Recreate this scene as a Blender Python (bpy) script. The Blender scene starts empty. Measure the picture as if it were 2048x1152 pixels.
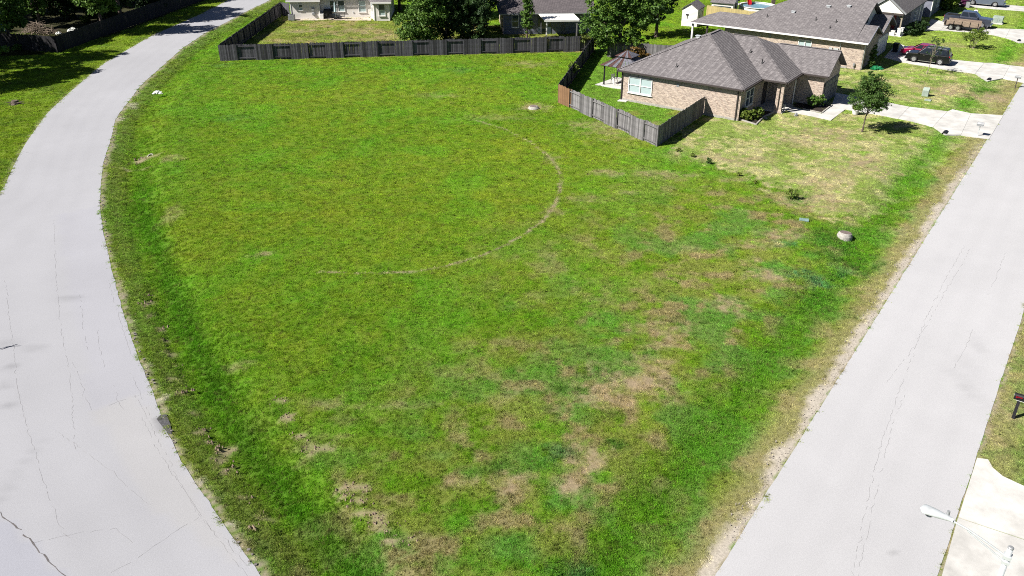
import bpy, math, random
import numpy as np
from mathutils import Vector, Matrix

random.seed(7)
RNG = np.random.default_rng(7)
SC = bpy.context.scene
COL = SC.collection
R = math.radians

# ------------------------------------------------------------------ camera
cam_d = bpy.data.cameras.new('camera')
cam = bpy.data.objects.new('camera', cam_d)
COL.objects.link(cam)
cam.location = (0, 0, 23.8)
cam.rotation_euler = (R(90 - 28.5), 0, 0)
cam_d.sensor_width = 36.0
cam_d.lens = 29.74
cam_d.clip_start = 0.5
cam_d.clip_end = 3000
SC.camera = cam

# ------------------------------------------------------------------ sky and sun
SUN_EL, SUN_AZ = R(44), R(22)                 # light travels towards +x and a little +y
world = bpy.data.worlds.new('World')
SC.world = world
world.use_nodes = True
wn = world.node_tree
sky = wn.nodes.new('ShaderNodeTexSky')
sky.sky_type = 'NISHITA'
sky.sun_disc = False
sky.sun_elevation = SUN_EL
sky.sun_rotation = R(248)
sky.air_density = 0.4
sky.dust_density = 0.3
sky.ozone_density = 1.2
wn.links.new(sky.outputs[0], wn.nodes['Background'].inputs[0])
wn.nodes['Background'].inputs[1].default_value = 0.05
sun_d = bpy.data.lights.new('sun', 'SUN')
sun_d.energy = 5.0
sun_d.angle = R(0.53)
sun_d.color = (1.0, 0.955, 0.89)
sun = bpy.data.objects.new('sun', sun_d)
COL.objects.link(sun)
sun.location = (-60, -30, 80)
sdir = Vector((math.cos(SUN_AZ) * math.cos(SUN_EL), math.sin(SUN_AZ) * math.cos(SUN_EL), -math.sin(SUN_EL)))
sun.rotation_euler = sdir.to_track_quat('-Z', 'Y').to_euler()
SC.view_settings.view_transform = 'Standard'
SC.view_settings.look = 'None'
SC.view_settings.gamma = 1.0
SC.view_settings.use_curve_mapping = False
SC.view_settings.exposure = 1.15
SC.cycles.use_denoising = False
SC.cycles.filter_width = 1.0
SC.cycles.max_bounces = 5
SC.cycles.diffuse_bounces = 2
SC.cycles.transparent_max_bounces = 6
SC.cycles.sample_clamp_indirect = 4

# ------------------------------------------------------------------ helpers
ANG = R(34.8)                                 # the lots on the east side are turned by this
E1 = np.array([math.cos(ANG), -math.sin(ANG)])
E2 = np.array([math.sin(ANG), math.cos(ANG)])
OH = np.array([10.88, 83.16])                 # corner of the near brick house


def LW(a, b, z=0.0):
    p = OH + E1 * a + E2 * b
    return (float(p[0]), float(p[1]), z)


def link(name, me, parent=None):
    o = bpy.data.objects.new(name, me)
    COL.objects.link(o)
    if parent is not None:
        o.parent = parent
    return o


def tag(o, label=None, cat=None, group=None, kind=None):
    if label:
        o['label'] = label
    if cat:
        o['category'] = cat
    if group:
        o['group'] = group
    if kind:
        o['kind'] = kind
    return o


def thing(name, label, cat, loc=(0, 0, 0), rz=0.0, group=None):
    o = link(name, None)
    o.empty_display_size = 0.3
    o.location = loc
    o.rotation_euler = (0, 0, rz)
    return tag(o, label, cat, group)


class MB:
    """collects shapes into one mesh"""

    def __init__(s):
        s.v = []
        s.f = []
        s.m = []
        s.mi = 0

    def add(s, vs, fs):
        n = len(s.v)
        s.v += [tuple(float(c) for c in p) for p in vs]
        s.f += [tuple(i + n for i in f) for f in fs]
        s.m += [s.mi] * len(fs)
        return s

    def box(s, c, d, rz=0.0):
        hx, hy, hz = d[0] / 2, d[1] / 2, d[2] / 2
        ca, sa = math.cos(rz), math.sin(rz)
        vs = []
        for z in (-hz, hz):
            for x, y in ((-hx, -hy), (hx, -hy), (hx, hy), (-hx, hy)):
                vs.append((c[0] + x * ca - y * sa, c[1] + x * sa + y * ca, c[2] + z))
        return s.add(vs, [(3, 2, 1, 0), (4, 5, 6, 7), (0, 1, 5, 4), (1, 2, 6, 5), (2, 3, 7, 6), (3, 0, 4, 7)])

    def prism(s, poly, z0, z1):
        n = len(poly)
        ar = sum(poly[i][0] * poly[(i + 1) % n][1] - poly[(i + 1) % n][0] * poly[i][1] for i in range(n))
        if ar < 0:
            poly = poly[::-1]
        vs = [(p[0], p[1], z0) for p in poly] + [(p[0], p[1], z1) for p in poly]
        fs = [tuple(range(n))[::-1], tuple(range(n, 2 * n))]
        fs += [(i, (i + 1) % n, n + (i + 1) % n, n + i) for i in range(n)]
        return s.add(vs, fs)

    def tube(s, p, q, r1, r2=None, n=8, caps=True):
        r2 = r1 if r2 is None else r2
        p, q = Vector(p), Vector(q)
        d = (q - p).normalized()
        a = d.orthogonal().normalized()
        b = d.cross(a)
        vs = []
        for c, r in ((p, r1), (q, r2)):
            for i in range(n):
                t = 2 * math.pi * i / n
                vs.append(c + (a * math.cos(t) + b * math.sin(t)) * r)
        fs = [(i, (i + 1) % n, n + (i + 1) % n, n + i) for i in range(n)]
        if caps:
            fs += [tuple(range(n))[::-1], tuple(range(n, 2 * n))]
        return s.add(vs, fs)

    def beam(s, p, q, w, h):
        """square bar from p to q"""
        p, q = Vector(p), Vector(q)
        d = (q - p).normalized()
        up = Vector((0, 0, 1)) if abs(d.z) < .95 else Vector((0, 1, 0))
        a = d.cross(up).normalized()
        b = a.cross(d).normalized()
        vs = []
        for c in (p, q):
            for i, j in ((-1, -1), (1, -1), (1, 1), (-1, 1)):
                vs.append(c + a * (i * w / 2) + b * (j * h / 2))
        return s.add(vs, [(3, 2, 1, 0), (4, 5, 6, 7), (0, 1, 5, 4), (1, 2, 6, 5), (2, 3, 7, 6), (3, 0, 4, 7)])

    def lathe(s, prof, c=(0, 0, 0), n=16, axis='z', caps=True):
        vs = []
        for r, z in prof:
            for i in range(n):
                t = 2 * math.pi * i / n
                if axis == 'z':
                    vs.append((c[0] + r * math.cos(t), c[1] + r * math.sin(t), c[2] + z))
                elif axis == 'y':
                    vs.append((c[0] + r * math.cos(t), c[1] + z, c[2] + r * math.sin(t)))
                else:
                    vs.append((c[0] + z, c[1] + r * math.cos(t), c[2] + r * math.sin(t)))
        k = len(prof)
        fs = []
        for j in range(k - 1):
            for i in range(n):
                fs.append((j * n + i, j * n + (i + 1) % n, (j + 1) * n + (i + 1) % n, (j + 1) * n + i))
        if caps and prof[0][0] > 1e-4:
            fs.append(tuple(range(n))[::-1])
        if caps and prof[-1][0] > 1e-4:
            fs.append(tuple(range((k - 1) * n, k * n)))
        return s.add(vs, fs)

    def shell(s, faces, th):
        """roof planes: top faces, an underside th below, fascia on the open edges"""
        idx = {}
        pts = []

        def vi(p):
            k = (round(p[0], 3), round(p[1], 3), round(p[2], 3))
            if k not in idx:
                idx[k] = len(pts)
                pts.append(p)
            return idx[k]
        fl = [[vi(p) for p in f] for f in faces]
        n = len(pts)
        cnt = {}
        for f in fl:
            for i in range(len(f)):
                e = (f[i], f[(i + 1) % len(f)])
                cnt[tuple(sorted(e))] = cnt.get(tuple(sorted(e)), 0) + 1
        fs = [tuple(f) for f in fl] + [tuple(i + n for i in f[::-1]) for f in fl]
        for f in fl:
            for i in range(len(f)):
                a, b = f[i], f[(i + 1) % len(f)]
                if cnt[tuple(sorted((a, b)))] == 1:
                    fs.append((b, a, a + n, b + n))
        return s.add(list(pts) + [(p[0], p[1], p[2] - th) for p in pts], fs)

    def mesh(s, name, mats, smooth=False):
        me = bpy.data.meshes.new(name)
        me.from_pydata(s.v, [], s.f)
        for m in (mats if isinstance(mats, (list, tuple)) else [mats]):
            me.materials.append(m)
        if isinstance(mats, (list, tuple)) and len(mats) > 1:
            me.polygons.foreach_set('material_index', s.m)
        if smooth:
            me.polygons.foreach_set('use_smooth', [True] * len(me.polygons))
        me.update()
        return me

    def build(s, name, mats, parent=None, smooth=False, bevel=0.0, loc=None, rz=None):
        o = link(name, s.mesh(name, mats, smooth), parent)
        if bevel:
            b = o.modifiers.new('edge', 'BEVEL')
            b.width = bevel
            b.segments = 2
            b.limit_method = 'ANGLE'
        if loc is not None:
            o.location = loc
        if rz is not None:
            o.rotation_euler = (0, 0, rz)
        return o


# ------------------------------------------------------------------ materials
def N(nt, t, **kw):
    n = nt.nodes.new(t)
    for k, v in kw.items():
        setattr(n, k, v)
    return n


def mat(name, col, rough=0.7, var=0.15, scale=6.0, bump=0.0, bscale=None, metal=0.0, spec=0.3, rand=0.0, col2=None,
        stretch=(1, 1, 1), coat=0.0, trans=0.0):
    m = bpy.data.materials.new(name)
    m.use_nodes = True
    nt = m.node_tree
    bs = nt.nodes['Principled BSDF']
    bs.inputs['Roughness'].default_value = rough
    bs.inputs['Metallic'].default_value = metal
    bs.inputs['Specular IOR Level'].default_value = spec
    bs.inputs['Coat Weight'].default_value = coat
    bs.inputs['Transmission Weight'].default_value = trans
    tc = N(nt, 'ShaderNodeTexCoord')
    mp = N(nt, 'ShaderNodeMapping')
    mp.inputs['Scale'].default_value = stretch
    nt.links.new(tc.outputs['Object'], mp.inputs[0])
    no = N(nt, 'ShaderNodeTexNoise')
    no.inputs['Scale'].default_value = scale
    no.inputs['Detail'].default_value = 5
    no.inputs['Roughness'].default_value = 0.65
    nt.links.new(mp.outputs[0], no.inputs[0])
    mr = N(nt, 'ShaderNodeMapRange')
    mr.inputs[1].default_value, mr.inputs[2].default_value = 0.28, 0.72
    nt.links.new(no.outputs[0], mr.inputs[0])
    mx = N(nt, 'ShaderNodeMix', data_type='RGBA')
    col = tuple(c * .82 for c in col)
    c2 = col2 or tuple(c * (1 - 2 * var) for c in col)
    c1 = col if col2 else tuple(min(1, c * (1 + var)) for c in col)
    mx.inputs[6].default_value = (*c2, 1)
    mx.inputs[7].default_value = (*c1, 1)
    nt.links.new(mr.outputs[0], mx.inputs[0])
    out = mx.outputs[2]
    if rand:
        oi = N(nt, 'ShaderNodeObjectInfo')
        hs = N(nt, 'ShaderNodeHueSaturation')
        m2 = N(nt, 'ShaderNodeMapRange')
        m2.inputs[3].default_value, m2.inputs[4].default_value = 1 - rand, 1 + rand
        nt.links.new(oi.outputs['Random'], m2.inputs[0])
        nt.links.new(m2.outputs[0], hs.inputs['Value'])
        nt.links.new(out, hs.inputs['Color'])
        out = hs.outputs[0]
    nt.links.new(out, bs.inputs['Base Color'])
    if bump:
        n2 = N(nt, 'ShaderNodeTexNoise')
        n2.inputs['Scale'].default_value = bscale or scale * 5
        n2.inputs['Detail'].default_value = 4
        nt.links.new(mp.outputs[0], n2.inputs[0])
        bp = N(nt, 'ShaderNodeBump')
        bp.inputs['Strength'].default_value = bump
        bp.inputs['Distance'].default_value = 0.03
        nt.links.new(n2.outputs[0], bp.inputs['Height'])
        nt.links.new(bp.outputs[0], bs.inputs['Normal'])
    return m


def course_mat(name, c1, c2, mortar, w, h, ms=0.012, mottle=0.25, bump=0.5, rough=0.85, nscale=1.2):
    """bricks, shingles or lap siding: courses follow z, runs follow the wall"""
    c1, c2, mortar = [tuple(k * .82 for k in c) for c in (c1, c2, mortar)]
    m = bpy.data.materials.new(name)
    m.use_nodes = True
    nt = m.node_tree
    bs = nt.nodes['Principled BSDF']
    bs.inputs['Roughness'].default_value = rough
    bs.inputs['Specular IOR Level'].default_value = 0.2
    tc = N(nt, 'ShaderNodeTexCoord')
    sp = N(nt, 'ShaderNodeSeparateXYZ')
    nt.links.new(tc.outputs['Object'], sp.inputs[0])
    ad = N(nt, 'ShaderNodeMath', operation='ADD')
    nt.links.new(sp.outputs[0], ad.inputs[0])
    nt.links.new(sp.outputs[1], ad.inputs[1])
    cb = N(nt, 'ShaderNodeCombineXYZ')
    nt.links.new(ad.outputs[0], cb.inputs[0])
    nt.links.new(sp.outputs[2], cb.inputs[1])
    br = N(nt, 'ShaderNodeTexBrick')
    br.inputs['Scale'].default_value = 1.0
    br.inputs['Brick Width'].default_value = w
    br.inputs['Row Height'].default_value = h
    br.inputs['Mortar Size'].default_value = ms
    br.inputs['Mortar Smooth'].default_value = 0.3
    br.inputs['Color1'].default_value = (*c1, 1)
    br.inputs['Color2'].default_value = (*c2, 1)
    br.inputs['Mortar'].default_value = (*mortar, 1)
    nt.links.new(cb.outputs[0], br.inputs[0])
    no = N(nt, 'ShaderNodeTexNoise')
    no.inputs['Scale'].default_value = nscale
    no.inputs['Detail'].default_value = 8
    no.inputs['Roughness'].default_value = 0.75
    nt.links.new(tc.outputs['Object'], no.inputs[0])
    mr = N(nt, 'ShaderNodeMapRange')
    mr.inputs[1].default_value, mr.inputs[2].default_value = 0.3, 0.7
    mr.inputs[3].default_value, mr.inputs[4].default_value = 1 - mottle, 1 + mottle
    nt.links.new(no.outputs[0], mr.inputs[0])
    hs = N(nt, 'ShaderNodeHueSaturation')
    nt.links.new(mr.outputs[0], hs.inputs['Value'])
    nt.links.new(br.outputs['Color'], hs.inputs['Color'])
    nt.links.new(hs.outputs[0], bs.inputs['Base Color'])
    bp = N(nt, 'ShaderNodeBump', invert=True)
    bp.inputs['Strength'].default_value = bump
    bp.inputs['Distance'].default_value = 0.02
    nt.links.new(br.outputs['Fac'], bp.inputs['Height'])
    nt.links.new(bp.outputs[0], bs.inputs['Normal'])
    return m


def attr_mat(name, rough=0.9, scale=3.0, var=0.2, bump=0.4, bscale=12.0, instancer=False, translucent=0.0, fine=None):
    """colour comes from the 'col' attribute (what grows or lies there), grain from noise"""
    m = bpy.data.materials.new(name)
    m.use_nodes = True
    nt = m.node_tree
    bs = nt.nodes['Principled BSDF']
    bs.inputs['Roughness'].default_value = rough
    bs.inputs['Specular IOR Level'].default_value = 0.15
    at = N(nt, 'ShaderNodeAttribute')
    at.attribute_name = 'col'
    if instancer:
        at.attribute_type = 'INSTANCER'
    tc = N(nt, 'ShaderNodeNewGeometry')
    no = N(nt, 'ShaderNodeTexNoise')
    no.inputs['Scale'].default_value = scale
    no.inputs['Detail'].default_value = 8
    no.inputs['Roughness'].default_value = 0.7
    nt.links.new(tc.outputs['Position'], no.inputs[0])
    mr = N(nt, 'ShaderNodeMapRange')
    mr.inputs[1].default_value, mr.inputs[2].default_value = 0.3, 0.7
    mr.inputs[3].default_value, mr.inputs[4].default_value = 1 - var, 1 + var
    nt.links.new(no.outputs[0], mr.inputs[0])
    hs = N(nt, 'ShaderNodeHueSaturation')
    nt.links.new(mr.outputs[0], hs.inputs['Value'])
    nt.links.new(at.outputs['Color'], hs.inputs['Color'])
    nt.links.new(hs.outputs[0], bs.inputs['Base Color'])
    if bump:
        n2 = N(nt, 'ShaderNodeTexNoise')
        n2.inputs['Scale'].default_value = bscale
        n2.inputs['Detail'].default_value = 5
        nt.links.new(tc.outputs['Position'], n2.inputs[0])
        bp = N(nt, 'ShaderNodeBump')
        bp.inputs['Strength'].default_value = bump
        bp.inputs['Distance'].default_value = 0.05
        nt.links.new(n2.outputs[0], bp.inputs['Height'])
        nt.links.new(bp.outputs[0], bs.inputs['Normal'])
    if translucent:
        tr = N(nt, 'ShaderNodeBsdfTranslucent')
        nt.links.new(hs.outputs[0], tr.inputs[0])
        ms = N(nt, 'ShaderNodeMixShader')
        ms.inputs[0].default_value = translucent
        nt.links.new(bs.outputs[0], ms.inputs[1])
        nt.links.new(tr.outputs[0], ms.inputs[2])
        nt.links.new(ms.outputs[0], nt.nodes['Material Output'].inputs[0])
    return m


def leaf_mat(name, ca, cb):
    """leaf colour varies leaf by leaf through the 'tone' attribute"""
    m = bpy.data.materials.new(name)
    m.use_nodes = True
    nt = m.node_tree
    bs = nt.nodes['Principled BSDF']
    bs.inputs['Roughness'].default_value = 0.55
    bs.inputs['Specular IOR Level'].default_value = 0.25
    at = N(nt, 'ShaderNodeAttribute')
    at.attribute_name = 'tone'
    mx = N(nt, 'ShaderNodeMix', data_type='RGBA')
    mx.inputs[6].default_value = (*ca, 1)
    mx.inputs[7].default_value = (*cb, 1)
    nt.links.new(at.outputs['Fac'], mx.inputs[0])
    nt.links.new(mx.outputs[2], bs.inputs['Base Color'])
    tr = N(nt, 'ShaderNodeBsdfTranslucent')
    nt.links.new(mx.outputs[2], tr.inputs[0])
    ms = N(nt, 'ShaderNodeMixShader')
    ms.inputs[0].default_value = 0.25
    nt.links.new(bs.outputs[0], ms.inputs[1])
    nt.links.new(tr.outputs[0], ms.inputs[2])
    nt.links.new(ms.outputs[0], nt.nodes['Material Output'].inputs[0])
    return m


M = dict(
    concrete=mat('concrete', (.52, .51, .485), .85, .15, .8, .2, 30, rand=.05),
    patio=mat('patio_concrete', (.55, .46, .38), .85, .12, 1.5, .15, 25),
    riser=mat('riser_concrete', (.38, .36, .325), .9, .2, 8, .5, 30),
    crack=mat('crack', (.12, .11, .11), .9, .2, 4),
    wood=mat('weathered_wood', (.185, .178, .18), .85, .3, 7, .3, 30, rand=.45, stretch=(6, 6, .7)),
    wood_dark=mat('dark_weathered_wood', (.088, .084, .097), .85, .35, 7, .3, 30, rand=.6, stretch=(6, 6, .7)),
    wood_shade_and_black=mat('fence_shade_and_black_wood', (.019, .018, .021), .85, .35, 7, .3, 30, rand=.5, stretch=(6, 6, .7)),  # near-black imitates shade on the woods' fences; the mailbox post is itself dark
    wood_new=mat('cedar_wood', (.215, .120, .062), .8, .25, 5, .2, 30, rand=.15, stretch=(6, 6, .7)),
    wood_yellow=mat('new_pine_wood', (.42, .34, .15), .8, .15, 5, .2, 30, rand=.12, stretch=(6, 6, .7)),
    shingle=course_mat('grey_shingles', (.222, .206, .208), (.146, .134, .138), (.078, .072, .074), .33, .068, .010, .34, .7, .9, 11),
    shingle_dark=course_mat('dark_shingles', (.15, .13, .135), (.10, .088, .092), (.05, .046, .05), .33, .068, .010, .32, .6, .9, 7),
    brick=course_mat('tan_brick', (.54, .43, .345), (.27, .20, .165), (.50, .45, .39), .23, .085, .012, .34, .5, .9, 9),
    siding=course_mat('white_siding', (.80, .77, .72), (.80, .77, .72), (.52, .5, .47), 400, .16, .012, .04, .7, .6, .6),
    siding_blue=course_mat('grey_blue_siding', (.20, .21, .26), (.20, .21, .26), (.10, .10, .13), 400, .16, .012, .08, .7, .6, .6),
    white=mat('white_paint', (.80, .79, .76), .5, .05, 3),
    brown=mat('brown_trim', (.055, .045, .042), .6, .1, 4),
    grey=mat('grey_metal', (.32, .33, .34), .5, .1, 5, metal=.3),
    galv=mat('galvanised', (.62, .65, .66), .42, .08, 8, metal=.35),
    black=mat('black_plastic', (.012, .012, .014), .5, .1, 5),
    void=mat('dark_opening', (.004, .004, .004), .95, 0, 5),
    glass=mat('window_glass', (.05, .075, .09), .08, .05, 1, spec=.6),
    blind=mat('blinds_behind_glass', (.40, .50, .50), .25, .05, 2, spec=.6, stretch=(1, 1, 14)),
    door=mat('door_paint', (.10, .105, .125), .55, .08, 3),
    rust=mat('rusty_roof', (.085, .040, .035), .6, .35, 7, metal=.2),
    steel=mat('faded_roof_steel', (.17, .17, .20), .5, .3, 6, metal=.3),
    rubber=mat('tyre_rubber', (.018, .018, .019), .8, .1, 10),
    rim=mat('alloy_rim', (.52, .52, .53), .35, .05, 4, metal=.7),
    car_black=mat('black_car_paint', (.0035, .004, .006), .30, .05, 2, coat=.35, spec=.4),
    car_red=mat('red_car_paint', (.26, .006, .045), .22, .05, 2, coat=.8, spec=.5),
    car_grey=mat('blue_grey_car_paint', (.040, .046, .066), .25, .05, 2, coat=.8, spec=.5),
    car_silver=mat('silver_car_paint', (.095, .115, .155), .25, .05, 2, coat=.8, spec=.5),
    car_glass=mat('car_glass', (.012, .016, .020), .05, 0, 2, spec=.8),
    chrome=mat('chrome', (.6, .6, .6), .2, .05, 2, metal=.9),
    lamp=mat('headlamp', (.7, .7, .68), .12, .05, 2, spec=.7),
    red=mat('red_plastic', (.38, .010, .016), .35, .05, 3),
    red_dark=mat('deep_red', (.20, .008, .016), .4, .05, 3),
    trailer=mat('trailer_boards', (.27, .205, .155), .8, .3, 5, .2, 20, stretch=(.6, 5, 5), rand=.12),
    blue=mat('blue_plastic', (.05, .22, .42), .45, .08, 3),
    orange=mat('orange_plastic', (.62, .24, .04), .5, .08, 3),
    green=mat('green_plastic', (.012, .20, .075), .45, .2, 4, .4, 8),
    teal=mat('pale_teal_lid', (.20, .30, .29), .6, .2, 6),
    pale_green=mat('pale_green_steel', (.29, .35, .30), .55, .15, 3),
    yellow=mat('yellow_plastic', (.62, .56, .10), .45, .05, 3),
    pool_blue=mat('pool_liner_water', (.16, .30, .36), .25, .2, 1.2, spec=.3),
    fabric=mat('pale_canvas', (.52, .66, .70), .85, .12, 4),
    bag=mat('white_plastic_bag', (.78, .80, .76), .45, .12, 6, .6, 9),
    soil=mat('clod_soil', (.30, .225, .165), .95, .35, 8, .8, 30),
    mulch=mat('dark_mulch', (.035, .026, .02), .95, .4, 12, .8, 40),
    bark=mat('bark', (.13, .10, .08), .9, .3, 6, .7, 22, stretch=(3, 3, .6)),
    bark_pale=mat('pale_bark', (.33, .28, .22), .9, .2, 6, .6, 22, stretch=(3, 3, .6)),
    brush=mat('dead_branches', (.28, .22, .17), .9, .3, 5, .4, 20),
    iron=mat('rusty_iron_lid', (.20, .155, .14), .75, .25, 9, .5, 40),
    skin=mat('skin', (.50, .30, .22), .6, .05, 5),
    shirt=mat('white_shirt', (.78, .76, .76), .8, .05, 5),
    jeans=mat('blue_jeans', (.03, .045, .09), .85, .1, 5),
    hair=mat('dark_hair', (.03, .02, .015), .7, .1, 5),
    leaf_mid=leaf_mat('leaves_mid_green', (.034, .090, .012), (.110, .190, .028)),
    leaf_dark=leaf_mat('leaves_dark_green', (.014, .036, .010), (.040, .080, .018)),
    leaf_yellow=leaf_mat('leaves_yellow_green', (.055, .095, .014), (.150, .170, .030)),
    leaf_pine=leaf_mat('needles_deep_green', (.028, .072, .012), (.085, .150, .030)),
    leaf_lime=leaf_mat('leaves_lime', (.060, .120, .014), (.170, .210, .035)),
    leaf_purple=leaf_mat('leaves_purple', (.05, .01, .04), (.16, .03, .11)),
    leaf_rust=leaf_mat('leaves_rusty', (.10, .05, .012), (.20, .13, .03)),
)

# ------------------------------------------------------------------ ground: one sheet with roadside swales
LR_R = [(-38.30, 141.03), (-38.26, 138.35), (-39.40, 129.66), (-39.99, 121.23), (-40.65, 114.97), (-40.68, 105.94), (-39.93, 97.39), (-39.20, 88.78), (-37.79, 81.08), (-37.05, 77.03), (-34.69, 70.15), (-33.35, 65.76), (-31.91, 61.81), (-29.61, 56.17), (-27.46, 51.71), (-24.43, 45.95), (-21.99, 41.35), (-19.05, 36.19), (-16.97, 32.91), (-15.25, 29.83), (-13.65, 27.57), (-12.50, 26.20), (-11.03, 24.33), (-9.12, 21.99), (-6.22, 18.25), (-3.84, 15.07)]
LR_L = [(-44.99, 142.87), (-44.81, 139.23), (-45.47, 127.36), (-47.15, 112.82), (-47.11, 98.09), (-45.72, 87.80), (-44.32, 78.93), (-41.94, 70.15), (-40.16, 64.71), (-37.83, 58.34)]
LR_L += [(-39.8, 52.0), (-40.2, 47.0), (-38.0, 42.0), (-34.5, 37.0), (-31.0, 32.0), (-27.5, 27.5), (-24.0, 23.0), (-18.0, 16.0)]
LR_R[:0] = [(LR_R[0][0] + 26, LR_R[0][1] + 42), (LR_R[0][0] + 9, LR_R[0][1] + 16)]
LR_L[:0] = [(LR_L[0][0] + 24, LR_L[0][1] + 44), (LR_L[0][0] + 8, LR_L[0][1] + 17)]
RD = np.array([math.sin(ANG), math.cos(ANG)])          # the right road runs straight
RN = np.array([RD[1], -RD[0]])                          # to its right-hand side
RA = np.array([7.36, 21.96])                            # a point of its left edge
R_W = 6.62


def rdist(x, y):
    """distance from the left edge of the straight road, positive on the road's side"""
    return (x - RA[0]) * RN[0] + (y - RA[1]) * RN[1]


def seg_dist(x, y, pl):
    """distance to a polyline, plus the side (positive = to the right of its direction)"""
    best = np.full(x.shape, 1e9)
    side = np.zeros(x.shape)
    for (ax, ay), (bx, by) in zip(pl[:-1], pl[1:]):
        dx, dy = bx - ax, by - ay
        l2 = dx * dx + dy * dy + 1e-9
        t = np.clip(((x - ax) * dx + (y - ay) * dy) / l2, 0, 1)
        qx, qy = x - ax - t * dx, y - ay - t * dy
        d = np.sqrt(qx * qx + qy * qy)
        m = d < best
        best = np.where(m, d, best)
        side = np.where(m, np.sign(dy * (x - ax) - dx * (y - ay)), side)
    return best, side


def inside(x, y, poly):
    r = np.zeros(x.shape, bool)
    n = len(poly)
    for i in range(n):
        (ax, ay), (bx, by) = poly[i], poly[(i + 1) % n]
        c = ((ay > y) != (by > y))
        with np.errstate(divide='ignore', invalid='ignore'):
            xi = (bx - ax) * (y - ay) / (by - ay + 1e-12) + ax
        r ^= c & (x < xi)
    return r


def hashn(i, j, s):
    h = (i.astype(np.int64) * 374761393 + j.astype(np.int64) * 668265263 + s * 974634777) & 0x7fffffff
    h = (h ^ (h >> 13)) * 1274126177 & 0x7fffffff
    return ((h ^ (h >> 16)) & 0xffff) / 65535.0


def vnoise(x, y, s):
    i, j = np.floor(x), np.floor(y)
    fx, fy = x - i, y - j
    fx, fy = fx * fx * (3 - 2 * fx), fy * fy * (3 - 2 * fy)
    i, j = i.astype(np.int64), j.astype(np.int64)
    return (hashn(i, j, s) * (1 - fx) + hashn(i + 1, j, s) * fx) * (1 - fy) + (hashn(i, j + 1, s) * (1 - fx) + hashn(i + 1, j + 1, s) * fx) * fy


def fbm(x, y, size, s, o=4):
    a, t, k = 0, 0, 1.0
    for n in range(o):
        a = a + vnoise(x / size * 2 ** n + 17.3 * n, y / size * 2 ** n - 9.1 * n, s + n) * k
        t += k
        k *= .55
    return a / t


def sstep(a, b, v):
    t = np.clip((v - a) / (b - a), 0, 1)
    return t * t * (3 - 2 * t)


# paved surfaces on the east side: cross sections (near edge, far edge) from the garage to the road
DRIVES = dict(
    d1=([(31.26, 81.25), (32.48, 79.58), (36.00, 76.87), (38.22, 74.46), (38.28, 72.18), (39.69, 72.18), (41.56, 70.95)], [(33.19, 85.70), (37.09, 82.28), (38.68, 80.74), (41.70, 79.25), (42.48, 79.91), (43.64, 78.60), (46.40, 77.97)]),
    d2=([(44.02, 101.00), (45.03, 98.81), (47.99, 95.78), (51.11, 93.34), (50.93, 90.19), (53.22, 91.43), (54.94, 88.98)], [(48.71, 108.71), (49.31, 104.86), (51.74, 99.77), (54.61, 98.33), (55.53, 98.33), (56.94, 97.15), (58.84, 96.00)]),
    d3=([(55.21, 115.92), (57.43, 116.24), (62.47, 114.35), (63.84, 111.61), (64.06, 108.71), (65.58, 108.71), (67.19, 107.31)], [(59.62, 124.05), (61.04, 121.23), (65.12, 117.53), (67.32, 117.21), (68.84, 116.88), (70.17, 116.24), (71.97, 114.66)]),
    d4=([(67.80, 134.09), (70.11, 132.85), (72.33, 131.24), (75.98, 129.66), (76.58, 127.36), (79.01, 125.87)], [(71.62, 140.13), (73.33, 137.91), (75.31, 135.34), (78.12, 133.67), (79.96, 132.85), (82.81, 131.24)]),
    d5=([(13.05, 14.0), (15.72, 21.76), (19.05, 26.55)], [(21.5, 13.0), (21.8, 20.0), (22.3, 25.0)]),
)
DRIVE_POLYS = [a + b[::-1] for a, b in DRIVES.values()]
D5 = [(19.98, 28.54), (20.43, 28.44), (20.37, 27.89), (20.52, 27.35), (21.09, 26.74), (21.95, 26.35), (22.51, 25.91)] + [(26.0, 25.0), (22.0, 14.0), (10.4, 14.4)]
DRIVE_POLYS[-1] = D5
WALK = [[(26.42, 80.24), (27.20, 81.08), (28.01, 79.74), (26.48, 79.09)], [(28.01, 79.74), (29.37, 78.44), (29.60, 76.41), (26.48, 79.09)], [(29.37, 78.44), (31.25, 81.08), (32.16, 79.91), (29.60, 76.41)]]
BED1 = [(27.34, 81.25), (30.29, 84.60), (30.69, 81.76), (31.30, 81.25), (29.43, 78.60), (28.06, 79.91)]
BED2 = [(21.19, 76.56), (22.30, 75.05), (23.67, 77.49), (25.51, 79.41), (25.52, 82.28), (23.16, 80.74)]
H1_FOOT = [LW(a, b)[:2] for a, b in ((0, 0), (12.1, 0), (12.1, 4.8), (14.5, 4.8), (14.5, 9.05), (17.1, 9.05), (17.1, 14.3), (14.5, 14.9), (0, 14.9))]
H2_FOOT = [LW(a, b)[:2] for a, b in ((-4.2, 25.8), (16.4, 25.8), (16.4, 37.5), (-4.2, 38.5))]
FIELD_EAST = [(12.31, 69.10), (13.32, 68.21), (15.41, 66.00), (17.83, 62.35), (20.22, 57.10), (21.94, 54.56), (22.90, 53.27), (25.96, 55.00), (33.25, 64.59), (38.35, 69.49), (44.31, 73.59), (59.94, 99.77), (80.93, 139.23), (53.42, 139.23), (19.40, 81.42)]
BACKYARD = [(-33.92, 99.29), (9.94, 103.81), (11.03, 116.56), (-33.34, 126.61)]
ARC = [(-3.68, 76.87), (-0.63, 73.88), (1.56, 70.41), (2.95, 66.97), (3.64, 64.02), (3.80, 61.81), (3.50, 58.73), (3.01, 56.17), (2.11, 53.53), (0.87, 51.40), (-0.46, 49.70), (-2.03, 48.08), (-3.85, 46.83), (-5.63, 46.02), (-8.05, 45.75), (-10.18, 45.75), (-11.73, 45.88)]
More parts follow.
